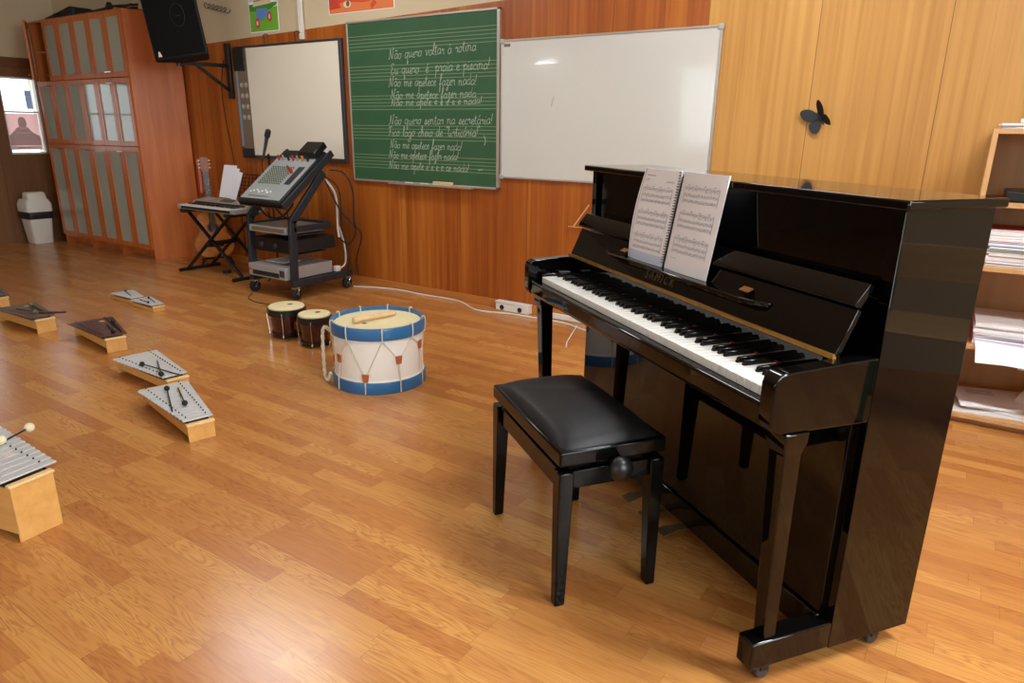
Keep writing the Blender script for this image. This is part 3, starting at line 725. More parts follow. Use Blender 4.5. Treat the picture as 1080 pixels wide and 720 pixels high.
ACC = {'ã': ('a', [(.15,1.4),(.35,1.6),(.5,1.4),(.75,1.6)]), 'à': ('a', [(.3,1.8),(.55,1.4)]), 'á': ('a', [(.4,1.4),(.65,1.8)]), 'é': ('e', [(.3,1.3),(.55,1.7)])}
def write(txt, x0, z0, x1, z1, xh, m):
    w = 0
    for ch in txt: w += GL[ACC[ch][0] if ch in ACC else ch][0]
    sx = (x1-x0)/w; cx = 0; rnd = random.Random(len(txt)*7+int(z0*1000))
    for ch in txt:
        base = ACC[ch][0] if ch in ACC else ch; gw, sts = GL[base]
        sts = list(sts) + ([ACC[ch][1]] if ch in ACC else [])
        jz = (rnd.random()-.5)*.006
        for s in sts:
            pts = smooth_path([(a, b, 0) for a, b in s], 4)
            P = []
            for p in pts:
                x = x0+(cx+p.x)*sx + p.y*xh*.12
                P.append((x+3.505, -.0229, z0+(z1-z0)*((cx+p.x)/w) + p.y*xh + jz - .855))
            m.ribbon(P, .0042, (0,-1,0))
        cx += gw
LINES = (("Não quero voltar à rotina", -3.79,1.748,-2.985,1.775,.036), ("Eu quero  é  praia e piscina!", -3.78,1.646,-2.875,1.655,.036), ("Não me apetece fazer nada!", -3.80,1.560,-2.985,1.556,.034),
          ("Não me apetece fazer nada", -3.785,1.474,-2.985,1.476,.031), ("Não me apete e e e e e nada!", -3.785,1.425,-2.94,1.432,.026), ("Não quero sentar na secretária!", -3.81,1.290,-2.85,1.298,.034),
          ("Fico logo cheio de \"Urticária!\"", -3.825,1.203,-2.96,1.217,.033), ("Não me apetece fazer nada!", -3.81,1.117,-3.115,1.115,.031), ("Não me apetece fazer nada!", -3.825,1.041,-3.15,1.047,.030), ("Não me apete e e e e ce nada!", -3.83,.963,-3.055,.968,.030))
for k, t in enumerate(LINES):
    wm = MB(); write(*t, wm)
    wm.build('chalk_line', M['chalk'], cb, smooth=0)
MB().ribbon([(-2.92+3.505,-.0229,1.22-.855),(-2.905+3.505,-.0229,1.19-.855),(-2.915+3.505,-.0229,1.155-.855)], .005, (0,-1,0)).build('chalk_tick', M['chalk'], cb, smooth=0)
MB().ribbon([(-2.97+3.505,-.0229,.984-.855),(-2.93+3.505,-.0229,.99-.855)], .006, (0,-1,0)).build('chalk_tick', M['chalk'], cb, smooth=0)
LZ = .855+.004
er = thing('board_eraser', 'pale wooden board eraser on the chalk ledge', 'eraser', (-3.27, YW-.052, LZ))
MB().box(-.085,.085,-.018,.018,0,.012).build('felt', M['yarn'], er); MB().box(-.085,.085,-.018,.018,.0121,.03).build('handle', M['stick'], er, bevel=.004)
for nm, lb, x, l, c in (('chalk_stick','red chalk piece at the left end of the chalk ledge',-3.68,.05,M['red']),('chalk_stick','white chalk stick beside the red chalk piece',-3.60,.07,M['whiteplastic']),('chalk_stick','white chalk stick between its neighbour chalk and the eraser',-3.45,.075,M['whiteplastic']),('chalk_stick','orange chalk stick right of the eraser',-3.13,.11,M['orange'])):
    tag(MB().cyl((-l/2,0,.006),(l/2,0,.006),.006,n=10).build(nm, c, None, loc=(x, YW-.05, LZ)), lb, 'chalk', 'chalk sticks on the ledge')

wb_ = thing('whiteboard', 'large glossy whiteboard with thin aluminium frame on the wood wall', 'whiteboard', (-2.045, YW, .938))
wx = .741; wh = .892
MB().box(-wx+.006, wx-.006, -.016, 0, .006, wh-.006).build('writing_surface', M['whiteboard'], wb_)
for a in ((-wx,wx,-.021,0,0,.013),(-wx,wx,-.021,0,wh-.013,wh),(-wx,-wx+.012,-.021,0,0,wh),(wx-.014,wx,-.021,0,0,wh)): MB().box(*a).build('frame_rail', M['alu'], wb_, bevel=.002)
for cx in (-wx+.01, wx-.01):
    for cz in (.01, wh-.01): MB().box(cx-.016,cx+.016,-.024,0,cz-.016,cz+.016).build('corner_cap', M['silver'], wb_, bevel=.004)
MB().box(-wx+.025,-wx+.075,-.0166,-.016,wh-.045,wh-.026).build('brand_sticker', M['strip'], wb_)
tag(MB().bar((-2.386+2.052-.006,-.0164,1.44-.938-.03),(-2.386+2.052+.012,-.0164,1.44-.938+.03),.012,.0006).build('smudge', mat('faint_marker_smudge',(196,190,178),.6), wb_), 'faint grey marker smudge')
br = MB().bar((-2.13,YB-.004,.645),(-2.22,YB-.03,.650),.012,.004).bar((-2.19,YB-.012,.652),(-2.08,YB-.012,.80),.010,.005,(0,1,0)).build('wall_bracket', M['beech'], None, bevel=.001)
tag(br, 'small wooden triangle bracket on the wall left of the piano', 'bracket')

sb = thing('interactive_whiteboard', 'cream interactive whiteboard with dark frame above the mixer', 'whiteboard', (-4.96, YW, .99))
sx0, sx1, sh = -5.625+4.96, -4.28+4.96, .935
MB().box(sx0, sx1, -.03, 0, 0, sh).build('frame', M['grey'], sb, bevel=.004)
MB().box(sx0+.185, sx1-.03, -.034, -.03, .028, sh-.02).build('projection_surface', M['cream'], sb)
ic = MB().box(sx0+.045, sx0+.184, -.0325, -.03, .028, sh-.02).build('icon_strip', M['strip'], sb)
MB().box(sx0+.012, sx0+.043, -.0325, -.03, .10, sh-.2).build('edge_strip', M['bluegrey'], sb)
for r in range(4):
    for c in range(2):
        iq = MB(); z = .62-r*.09; x = sx0+.065+c*.06
        iq.tube([(x+.02*math.cos(k*PI/4)+.02, -.033, z+.018*math.sin(k*PI/4)) for k in range(8)], .0022, 4, True).box(x+.012, x+.026, -.0333, -.033, z-.006, z+.008)
        iq.build('icon', M['icon'], ic)
MB().box(sx0+.006, sx0+.16, -.045, -.03, sh-.2, sh-.006).build('corner_block', M['satin'], sb, bevel=.008)
MB().box(sx0+.02, sx0+.178, -.04, -.03, .006, .082).build('control_block', M['satin'], sb, bevel=.006)
for i, (x, w) in enumerate(((-.16,'left'), (.23,'right'))):
    hkx = -4.96+x-.08
    tag(MB().tube(smooth_path([(0,-.012,-.09),(0,-.018,.02),(.01,-.03,.045),(.05,-.03,.05),(.07,-.03,.035)],4), .004, 6).build('wall_hook', M['satin'], None, loc=(hkx, YB, 1.95)), ('black wire hook at the top of the cream board, ' + ('left of' if i == 0 else 'beside') + ' the white cable duct'), 'hook', 'hooks above the cream board')
tag(MB().box(-.02,.02,-.024,-.0005,0,.80).build('cable_duct', M['whiteplastic'], None, bevel=.002, loc=(-4.735, YB, 1.94)), 'white vertical cable duct above the cream board', 'cable duct')

# posters (generic pictures)
def poster(name, label, x0, x1, z0, z1, paint):
    t = thing(name, label, 'poster', ((x0+x1)/2, YB+.0115, z0)); w = (x1-x0)/2; h = z1-z0
    MB().box(-w, w, -.003, 0, 0, h).build('sheet', M['paper'], t)
    k = 0
    for mname, shape, pts in paint:
        k += 1; m = MB(); y = -.003-.0004*k
        if shape == 'poly': m.prism([(p[0]*w, p[1]*h) for p in pts], y, y+.0003, 'v')
        else: cx, cz, rx, rz = pts; m.prism([(cx*w+rx*w*math.cos(2*PI*i/24), cz*h+rz*h*math.sin(2*PI*i/24)) for i in range(24)], y, y+.0003, 'v')
        m.build('printed_shape', M[mname], t, smooth=0)
poster('poster', 'poster of a green meadow and a toy vehicle near the speaker', -5.40, -5.03, 2.025, 2.50, [
    ('sky_p','poly',[(-.97,.5),(.97,.5),(.97,.99),(-.97,.99)]), ('grass_p','poly',[(-.97,.015),(.97,.015),(.97,.40),(.3,.36),(-.4,.36),(-.97,.40)]), ('grass2','poly',[(-.97,.36),(-.3,.33),(.4,.35),(.97,.42),(.97,.46),(-.97,.46)]),
    ('yel_p','poly',[(-.7,.42),(.55,.45),(.6,.58),(-.6,.55)]), ('brn_p','poly',[(-.6,.50),(.5,.53),(.5,.545),(-.6,.515)]), ('org_p','ell',(-.1,.66,.3,.08)),
    ('blue_p','poly',[(-.55,.25),(-.2,.18),(.35,.27),(.3,.38),(-.45,.39)]), ('red_p','ell',(-.45,.15,.17,.085)), ('red_p','ell',(.42,.24,.16,.085)), ('sky_p','ell',(-.45,.15,.07,.04)), ('sky_p','ell',(.42,.24,.07,.04))])
poster('poster', 'orange desert landscape poster above the green chalkboard', -4.43, -3.745, 2.10, 2.5, [
    ('org_p','poly',[(-.98,.01),(.98,.01),(.98,.99),(-.98,.99)]), ('org2','poly',[(-.98,.13),(-.5,.20),(.1,.15),(.98,.22),(.98,.5),(-.98,.5)]), ('red_p','poly',[(-.98,.08),(-.6,.10),(-.75,.3),(-.98,.32)]), ('yel_p','ell',(-.4,.15,.12,.06)), ('brn_p','ell',(-.38,.16,.05,.05)), ('org2','poly',[(.35,.0201),(.5,.12),(.42,.18),(.30,.10)]), ('yel_p','poly',[(-.98,.5),(.98,.5),(.98,.99),(-.98,.99)])])
pts = []
for i in range(90): t = i/89; pts.append((-.16+.33*t+.03*math.cos(t*38), -.012, .02*math.sin(t*38)+.03-.07*t))
tag(MB().tube(pts, .0028, 5).build('coiled_wire', M['grey'], None, loc=(-5.84, YB+.011, 2.26)), 'thin dark coiled wire hung on the wall beside the speaker', 'wire')

# paper butterfly
bf = thing('paper_butterfly', 'black paper butterfly stuck on the panelling right of the whiteboard', 'butterfly', (-.745, YB-.0005, 1.345))
def wing(name, pts, fold):
    m = MB(); P = smooth_path([(x, 0, z) for x, z in pts]+[(pts[0][0],0,pts[0][1])], 4)[:-1]
    f = lambda p, o: (p.x*math.cos(fold), -abs(p.x)*math.sin(fold)-.004-o, p.z)
    m.loft([[f(p,0) for p in P], [f(p,.0012) for p in P]])
    o = m.build(name, M['butter'], bf); return o
ax = Matrix.Rotation(math.radians(-34), 4, 'Y')
for nm, p, fo in (('upper_wing', [(.002,-.012),(.006,.03),(.03,.066),(.062,.078),(.078,.06),(.07,.022),(.04,-.006)], .95), ('lower_wing', [(.002,-.004),(.04,.0),(.066,-.012),(.072,-.045),(.055,-.066),(.028,-.055),(.008,-.03)], .95),
                  ('upper_wing', [(-.002,-.012),(-.006,.03),(-.03,.066),(-.062,.078),(-.078,.06),(-.07,.022),(-.04,-.006)], .3), ('lower_wing', [(-.002,-.004),(-.04,.0),(-.066,-.012),(-.072,-.045),(-.055,-.066),(-.028,-.055),(-.008,-.03)], .3)):
    wing(nm, p, fo).matrix_local = ax
MB().tube([(0,-.005,-.045),(0,-.007,-.02),(0,-.008,.01),(0,-.005,.03)], [.002,.005,.005,.003], 8).build('body', M['butter'], bf).matrix_local = ax

# ------------------------------------------------------------------ wall loudspeaker on its bracket
sk = thing('wall_loudspeaker', 'large black loudspeaker on an angled wall bracket beside the cabinets', 'speaker', (-5.485, 3.48, 1.773))
Rm = Matrix.Rotation(.6, 4, 'Z') @ Matrix.Rotation(-.05, 4, 'X') @ Matrix.Rotation(-.155, 4, 'Y')
sk.matrix_world = Matrix.Translation((-5.485, 3.48, 1.773)) @ Rm
w = .2215
MB().loft([[(-w,0,0),(w,0,0),(w*.5,.30,0.02),(-w*.5,.30,.02)],[(-w,0,.70),(w,0,.70),(w*.5,.30,.68),(-w*.5,.30,.68)]]).build('cabinet', M['spk'], sk, bevel=.018, seg=3)
MB().box(-w+.022, w-.022, -.006, .0, .03, .67).build('grille', M['grille'], sk, bevel=.004)
MB().prism([(-w+.045,.035),(-w+.075,.035),(-w+.062,.075),(-w+.052,.075)], -.0085, -.0061, 'v').build('badge', M['yel_p'], sk)
m = MB(); m.tube([(.05+.055*math.cos(2*PI*i/28), -.007, .32+.085*math.sin(2*PI*i/28)) for i in range(28)], .002, 5, True); m.box(.03,.07,-.008,-.006,.312,.317)
m.build('emblem', M['matte'], sk)
bk_ = thing('speaker_bracket', 'black steel wall bracket carrying the loudspeaker', 'bracket', (-5.72, YB, 1.5))
MB().box(-.03,.03,-.03,0,0,.46).build('wall_plate', M['satin'], bk_, bevel=.004)
MB().bar((0,-.02,.275),(0,-.50,.262),.035,.03).build('arm', M['satin'], bk_, bevel=.003)
MB().bar((0,-.02,.06),(0,-.33,.258),.03,.022).build('brace', M['satin'], bk_, bevel=.003)
MB().cyl((0,-.49,.235),(0,-.49,.30),.02,n=14).bar((0,-.50,.285),(.12,-.56,.285),.05,.012).build('mount_cup', M['satin'], bk_)
tag(MB().tube(smooth_path([(-5.80,YB-.006,1.83),(-5.87,YB-.006,1.6),(-5.855,YB-.006,1.3),(-5.80,YB-.006,.97),(-5.77,YB-.006,.5),(-5.75,YB-.006,.006)],6), .004, 5).build('speaker_cable', M['rubber']), 'thin black cable running down the wall from the speaker', 'cable')

# ------------------------------------------------------------------ tall glass-door cabinets
CX0, CY, CW, CH = -8.33, 3.62, .5867, 2.25
rows = [(.10, 1.062), (1.068, 1.676), (1.682, 2.235)]
cabl = ['tall cherry cabinet with glass doors in the corner, its upper door ajar', 'tall cherry cabinet with glass doors in the middle of the row', 'tall cherry cabinet with glass doors and bare side panel facing the room']
for c in range(3):
    t = thing('glass_door_cabinet', cabl[c], 'cabinet', (CX0+CW*c, CY, 0), 0, 'cherry cabinets with frosted glass doors')
    d = .45
    MB().box(.001, .019, .02, d, 0, CH).build('side_panel', M['cab'], t, bevel=.001)
    if c < 2: MB().box(CW-.019, CW-.001, .02, d, 0, CH).build('side_panel', M['cab'], t, bevel=.001)
    else: MB().prism([(CW-.019,.02),(CW-.001,.02),(CW+.14,d),(CW-.019,d)], 0, CH, 'z').build('side_panel', M['cab'], t, bevel=.001)  # end panel widened to a wedge at the back to fit image coordinates
    MB().box(.019, CW-.019, .02, d, CH-.018, CH).build('top_panel', M['cab'], t)
    MB().box(.019, CW-.019, .02, d, .082, .1).build('bottom_panel', M['cab'], t)
    MB().box(.019, CW-.019, d-.012, d-.002, .1, CH-.018).build('back_panel', M['cabin'], t)
    for z in (.42, .74, 1.056, 1.37, 1.67, 1.96): MB().box(.019, CW-.019, .04, d-.012, z-.009, z+.009).build('shelf', M['beech'], t)
    MB().box(.019, CW-.019, .12, .135, 0, .082).build('plinth', M['cab'], t)
    for r, (z0, z1) in enumerate(rows):
        for k in range(2):
            W = CW/2-.0035; H = z1-z0; fw = .046 if W > .2 else .04
            m = MB().box(0,fw,0,.018,0,H).box(W-fw,W,0,.018,0,H).box(fw,W-fw,0,.018,0,fw).box(fw,W-fw,0,.018,H-fw,H)
            do = m.build('door', M['cab'], t, bevel=.0015)
            MB().box(fw-.004, W-fw+.004, .007, .011, fw-.004, H-fw+.004).build('glass_panel', M['frost'], do, smooth=0)
            hz = .045 if r == 2 else H-.045; hx = W-fw/2 if k == 0 else fw/2
            MB().cyl((hx,-.022,hz),(hx,0,hz),.004,n=8).cyl((hx-.028,-.022,hz),(hx+.028,-.022,hz),.0045,n=8).build('handle', M['chrome'], do)
            do.location = (.002+k*(CW/2), 0, z0)
            if c == 0 and r == 2 and k == 0: do.rotation_euler = (0,0,-math.radians(30))
# black cases and folded stands on top of the cabinets
ic = thing('instrument_case', 'long black instrument case lying tilted on the corner cabinet', 'case', (-7.99, 3.86, CH))
MB().loft([[(-.33,-.07,0),(-.30,.10,0),(-.28,.10,.055),(-.32,-.07,.055)],[(.1,-.09,0),(.12,.12,0),(.12,.12,.10),(.1,-.09,.10)],[(.27,-.10,.0),(.27,.13,.0),(.27,.13,.12),(.27,-.10,.12)],[(.31,-.08,.02),(.31,.11,.02),(.31,.11,.11),(.31,-.08,.11)]]).build('case_body', M['matte'], ic, bevel=.01)
MB().tube(smooth_path([(-.02,-.085,.05),(-.02,-.115,.06),(.06,-.115,.065),(.06,-.095,.06)],4), .007, 7).build('handle', M['satin'], ic)
ic = thing('instrument_case', 'flat black case lying on the middle cabinet top', 'case', (-7.36, 3.86, CH))
MB().loft([[(-.32,-.10,0),(-.32,.12,0),(-.32,.12,.045),(-.32,-.10,.045)],[(.3,-.10,0),(.3,.12,0),(.3,.12,.06),(.3,-.10,.06)]]).build('case_body', M['matte'], ic, bevel=.012)
MB().box(-.05,.05,-.115,-.1,.02,.035).build('handle', M['satin'], ic, bevel=.004)
fs = thing('folded_music_stand', 'folded black music stand lying on the cabinets by the wall speaker', 'music stand', (-6.80, 3.72, CH))
m = MB()
for k, (a, b) in enumerate((((-.18,.0,.012),(.30,.03,.012)),((-.15,.03,.013),(.26,.0,.036)),((-.1,-.03,.04),(.28,.05,.04)))): m.cyl(a, b, .011, n=8)
m.build('legs', M['satin'], fs); MB().lathe([(.0,0),(.03,0),(.03,.06),(.018,.085),(0,.085)], (-.12,.01,.0), 14).build('hub', M['satin'], fs)
MB().box(-.20,.12,.05,.2,0,.03).build('desk', M['matte'], fs, bevel=.004)

# ------------------------------------------------------------------ swing-top bin
bi = thing('waste_bin', 'white swing-top waste bin with black liner between wall and cabinet', 'bin', (-8.56, 3.475, 0))
def rr(w, d, z, r=.03, n=4):
    pts = []
    for cx, cy, a0 in ((w/2-r,d/2-r,0),(-w/2+r,d/2-r,PI/2),(-w/2+r,-d/2+r,PI),(w/2-r,-d/2+r,3*PI/2)):
        for i in range(n+1): a = a0+PI/2*i/n; pts.append((cx+r*math.cos(a), cy+r*math.sin(a), z))
    return pts
MB().loft([rr(.19,.185,0), rr(.195,.19,.004), rr(.245,.232,.31), rr(.247,.234,.33)]).build('body', M['bin'], bi)
MB().loft([rr(.254,.242,.268), rr(.262,.25,.30), rr(.262,.252,.345), rr(.256,.244,.35)]).build('bin_liner', M['bag'], bi)
MB().loft([rr(.262,.25,.345), rr(.266,.254,.36), rr(.262,.25,.43), rr(.235,.21,.475), rr(.21,.19,.478)]).build('lid', M['bin'], bi)
MB().loft([rr(.17,.20,.40,.02), rr(.16,.19,.47,.02), rr(.13,.18,.54,.02), rr(.10,.17,.552,.02)]).build('swing_flap', M['bin'], bi, loc=(.035,0,0)).rotation_euler = (0,0,0)

# things taped to the left window
def wsheet(name, label, y0, y1, z0, z1, shapes):
    t = thing(name, label, 'poster', (XL-.0697, (y0+y1)/2, z0)); w = (y1-y0)/2; h = z1-z0
    MB().box(0,.0012,-w,w,0,h).build('sheet', M[shapes[0]], t)
    for k, (mn, pts) in enumerate(shapes[1:]):
        MB().prism([(p[0]*w, p[1]*h) for p in pts], .0014+.0004*k, .0016+.0004*k, 'u').build('printed_shape', M[mn], t, smooth=0)
E8 = lambda cx, cz, a, b: [(cx+a*math.cos(2*PI*i/20), cz+b*math.sin(2*PI*i/20)) for i in range(20)]
wsheet('window_poster', 'reddish event poster with a dark figure taped in the window', 3.45, 3.775, .985, 1.366, ['w_red', ('w_dark',[(-.98,.12),(.98,.12),(.98,.36),(.5,.5),(.32,.62),(-.35,.62),(-.6,.5),(-.98,.36)]), ('w_dark',E8(0,.74,.26,.17)), ('w_white',E8(-.02,.6,.2,.04)), ('w_white',[(-.45,.45),(.55,.45),(.55,.485),(-.45,.485)]), ('w_white',[(-.97,.01),(.97,.01),(.97,.1),(-.97,.1)]), ('w_dark',[(-.5,.05),(.3,.05),(.3,.07),(-.5,.07)])])
wsheet('window_sheet', 'pale blue paper sheet taped high in the window', 3.687, 3.75, 1.415, 1.608, ['w_blue', ('w_white',[(-.6,.6),(.6,.6),(.6,.68),(-.6,.68)])])

# ------------------------------------------------------------------ guitar in its stand
gu = thing('acoustic_guitar', 'yellow-topped classical guitar leaning behind the keyboard stand', 'guitar', (-5.875, 3.845, .075))
nrm = Vector((.92,-.39,0)).normalized(); upv = (Vector((0,0,1))*.99 - nrm*.13).normalized(); nrm2 = (nrm - upv*nrm.dot(upv)).normalized(); rt = nrm2.cross(upv)*-1
rt = upv.cross(nrm2)
gu.matrix_world = Matrix(((rt.x, upv.x, nrm2.x, -5.875),(rt.y, upv.y, nrm2.y, 3.845),(rt.z, upv.z, nrm2.z, .075),(0,0,0,1)))   # local x right, y along the neck, z out of the top
half = [(0,0),(.09,.006),(.145,.04),(.172,.10),(.165,.16),(.128,.215),(.113,.25),(.122,.30),(.132,.345),(.12,.395),(.075,.42),(0,.425)]
hp = [(p.x, p.y) for p in smooth_path([(a,b,0) for a,b in half], 4)]
out = hp + [(-x, y) for x, y in reversed(hp[1:-1])]
MB().prism(out, -.088, -.003, 'z').build('body', M['rim'], gu, bevel=.003, smooth=50)
top = MB().prism([(x*.985, .2125+(y-.2125)*.985) for x, y in out], -.0028, 0, 'z').build('soundboard', M['spruce'], gu, smooth=50)
MB().lathe([(0,0.0003),(.042,.0003),(.042,.0008),(0,.0008)], (0,.275,0), 28).build('sound_hole', M['rubber'], top)
MB().lathe([(.043,.0003),(.055,.0003),(.055,.0009),(.043,.0009)], (0,.275,0), 28, closed=True).build('rosette', M['neck'], top)
MB().box(-.075,.075,.098,.122,.0002,.012).build('bridge', M['rubber'], gu, bevel=.003)
MB().box(-.025,.025,.40,.78,-.02,.003).build('neck', M['neck'], gu, bevel=.004)
MB().box(-.026,.026,.315,.78,.0032,.009).build('fretboard', M['ebony'], gu, bevel=.001)
MB().prism([(-.026,.78),(.026,.78),(.037,.81),(.035,.92),(.02,.915),(0,.925),(-.02,.915),(-.035,.92),(-.037,.81)], -.016, .003, 'z').build('headstock', M['neck'], gu, bevel=.002)
for s in (-1, 1):
    for k in range(3): MB().cyl((s*.034,.825+k*.032,-.006),(s*.052,.825+k*.032,-.006),.006,n=8).build('tuning_peg', M['yarn'], gu)
m = MB()
for k in range(6): m.tube([(-.019+k*.0076,.11,.012),(-.019+k*.0076,.79,.0105)], .0008, 4)
m.build('strings', M['chrome'], gu)
tag(MB().loft([[(-.06,.60,-.03),(-.042,.60,-.03),(-.042,.60,-.026),(-.06,.60,-.026)],[(-.055,.75,-.025),(-.037,.75,-.025),(-.037,.75,-.021),(-.055,.75,-.021)],[(-.06,.90,-.022),(-.038,.90,-.022),(-.038,.90,-.018),(-.06,.90,-.018)]]).tube([(-.045,.9,-.02),(-.015,.91,-.02)],.006,6).build('strap', M['red'], gu), 'red guitar strap hanging by the headstock')
gs = thing('guitar_stand', 'low black guitar stand under the classical guitar', 'guitar stand', (-5.875, 3.845, 0), math.atan2(nrm.y, nrm.x))
m = MB().tube(smooth_path([(.05,-.12,.055),(-.06,-.12,.052),(-.12,-.05,.05),(-.12,.05,.05),(-.06,.12,.052),(.05,.12,.055)],4), .009, 8)
m.build('cradle', M['rubber'], gs)
for a, b in (((.02,-.13),(.02,-.12)),((.02,.13),(.02,.12)),((-.19,0),(-.13,0))): MB().tube([(b[0],b[1],.052),(a[0]*1.05,a[1]*1.1,.008)], .009, 8).build('leg', M['satin'], gs)
MB().tube(smooth_path([(-.12,0,.05),(-.165,0,.2),(-.19,0,.42)],4), .01, 8).build('post', M['satin'], gs)

# ------------------------------------------------------------------ portable keyboard on x-stand
kx0, kx1, ky0, ky1, kz = -5.835, -5.04, 3.495, 3.80, .562
ks = thing('keyboard_stand', 'black cross-legged stand under the portable keyboard', 'keyboard stand', (-5.47, 3.66, 0))
for y in (-.12, .12):
    MB().bar((-.37,y-.01,.03),(.30,y-.01,.53),.018,.03,(0,1,0)).build('leg', M['satin'], ks, bevel=.003)
    MB().bar((.37,y+.012,.03),(-.30,y+.012,.53),.018,.03,(0,1,0)).build('leg', M['satin'], ks, bevel=.003)
for x in (-.385, .385): MB().cyl((x,-.21,.016),(x,.19,.016),.016,n=12).build('foot_bar', M['satin'], ks)
for x in (-.31, .31): MB().bar((x,-.17,.546),(x,.15,.546),.05,.030).build('support_arm', M['rubber'], ks, bevel=.005)
MB().cyl((0,-.16,.28),(0,.16,.28),.02,n=12).lathe([(0,0),(.035,0),(.035,.03),(0,.03)], (0,0,0), 12).build('pivot', M['satin'], ks)
m = bpy.data.objects['pivot']
kb = thing('portable_keyboard', 'grey-beige portable keyboard resting on the cross-legged stand', 'keyboard', ((kx0+kx1)/2, (ky0+ky1)/2, kz))
kw, kd = (kx1-kx0)/2, (ky1-ky0)/2
MB().prism([(-kd,0),(-kd,.028),(-kd+.02,.032),(-.03,.034),(.0,.062),(kd-.02,.085),(kd,.08),(kd,0)], -kw, kw, 'u').build('case', M['beigeplastic'], kb, bevel=.004)
MB().box(-kw-.001,-kw+.05,-kd-.004,-.03,.004,.040).build('end_block', M['silver'], kb, bevel=.004); MB().box(kw-.05,kw+.001,-kd-.004,-.03,.004,.040).build('end_block', M['silver'], kb, bevel=.004)
nk = 36; kk = (2*kw-.1)/nk; k0 = None
for i in range(nk):
    if k0 is None: k0 = MB().box(.0004, kk-.0004, -kd-.002, -.032, .030, .041).build('white_key', M['ivory'], kb, loc=(-kw+.05,0,0)); q = k0
    else: q = k0.copy(); COL.objects.link(q); q.location = (-kw+.05+kk*i,0,0)
MB().box(-kw+.05, kw-.05, -kd-.003, -kd+.006, .008, .029).build('front_band', M['matte'], kb)
k0 = None
for i in range(nk-1):
    if (i % 7) in (2, 6): continue
    if k0 is None: k0 = MB().box(-.0055,.0055,-.095,-.032,.0412,.048).build('black_key', M['ebony'], kb, loc=(-kw+.05+kk*(i+1),0,0)); q = k0
    else: q = k0.copy(); COL.objects.link(q); q.location = (-kw+.05+kk*(i+1),0,0)
MB().bar((-kw+.05,-.012,.0535),(kw-.05,-.012,.0535),.016,.006,(0,-.68,.73)).build('speaker_slot', M['matte'], kb)
MB().bar((-.06,.06,.0762),(.1,.06,.0762),.05,.004,(0,-.29,.957)).build('display', M['satin'], kb)
MB().bar((-.3,.06,.0762),(-.2,.06,.0762),.06,.004,(0,-.29,.957)).build('button_block', M['silver'], kb); MB().bar((.16,.06,.0762),(.33,.06,.0762),.05,.004,(0,-.29,.957)).build('button_block', M['silver'], kb)
mr = MB()
for i in range(11): x = -.10+i*.045; mr.bar((x,kd-.02,.088),(x,kd+.05,.30),.006,.003,(0,1,0))
for j in range(8): s = j/7; mr.bar((-.10,kd-.02+.07*s,.088+.212*s),(.35,kd-.02+.07*s,.088+.212*s),.004,.007)
mr.build('music_rest', M['satin'], kb)
sm_ = thing('sheet_music', 'white sheets of paper propped on the portable keyboard rest', 'paper', (kx0+kw+.0-.10, ky0+kd+kd-.03, kz+.092), -.06)
for k, (dx, ang_, hh) in enumerate(((0,0,.29),(.03,.05,.27),(.055,.16,.25))):
    MB().box(-.10,.10,.004*k,.004*k+.0015,0,hh).build('sheet', M['paper'], sm_).matrix_local = Matrix.Translation((dx,0,0)) @ Matrix.Rotation(-.29,4,'X') @ Matrix.Rotation(ang_,4,'Y')

# ------------------------------------------------------------------ rack trolley with mixer and players
RX = -4.42
rk = thing('equipment_rack', 'black steel equipment trolley on casters left of the chalkboard', 'trolley', (RX, 3.6, 0))
hw = .245
for s in (-1, 1):
    MB().bar((s*hw,-.27,.122),(s*hw,.33,.122),.045,.05).build('base_rail', M['rackblue'], rk, bevel=.004)
    MB().bar((s*hw,-.245,.11),(s*hw,-.225,.60),.03,.06,(0,1,0)).build('front_post', M['rackblue'], rk, bevel=.004)
    MB().bar((s*hw,-.23,.585),(s*hw,.10,.935),.03,.06,(0,1,0)).build('slanted_post', M['rackblue'], rk, bevel=.004)
    MB().bar((s*hw,-.225,.53),(s*hw,.14,.53),.03,.045).build('middle_rail', M['rackblue'], rk, bevel=.003)
    MB().bar((s*hw*1.02,-.30,.70),(s*hw*1.02,.20,1.075),.02,.05).build('tray_rail', M['rackblue'], rk, bevel=.003)
    for y in (-.24, .28):
        cs = MB().box(s*hw-.018,s*hw+.018,y-.024,y+.024,.084,.098).bar((s*hw+.019,y,.09),(s*hw+.019,y,.03),.005,.03,(1,0,0)).bar((s*hw-.019,y,.09),(s*hw-.019,y,.03),.005,.03,(1,0,0)).cyl((s*hw+.022,y,.046),(s*hw-.022,y,.046),.006,n=8).build('caster', M['chrome'], rk)
        MB().cyl((s*hw-.014,y,.046),(s*hw+.014,y,.046),.046,n=24).build('wheel', M['rubber'], cs, bevel=.005)
        tag(MB().bar((s*hw+.0245,y-.03,.045),(s*hw+.0245,y+.012,.085),.004,.024,(1,0,0)).build('brake_plate', M['chrome'], cs), 'chrome caster brake plate')
MB().box(-hw+.015, hw-.015, -.22, .22, .124, .142).build('bottom_shelf', M['rackblue'], rk)
MB().box(-hw+.015, hw-.015, .10, .14, .50, .56).build('cross_bar', M['rackblue'], rk)
MB().box(-hw+.016, hw-.016, .28, .32, .105, .135).build('cross_bar', M['rackblue'], rk)
MB().bar((0,-.305,.69),(0,.20,1.07),2*hw*1.0,.012).build('mixer_tray', M['satin'], rk, bevel=.002)
for z in (.475, .33): MB().box(-hw+.015, hw-.015, -.2, .095, z, z+.008).build('shelf', M['rackblue'], rk)
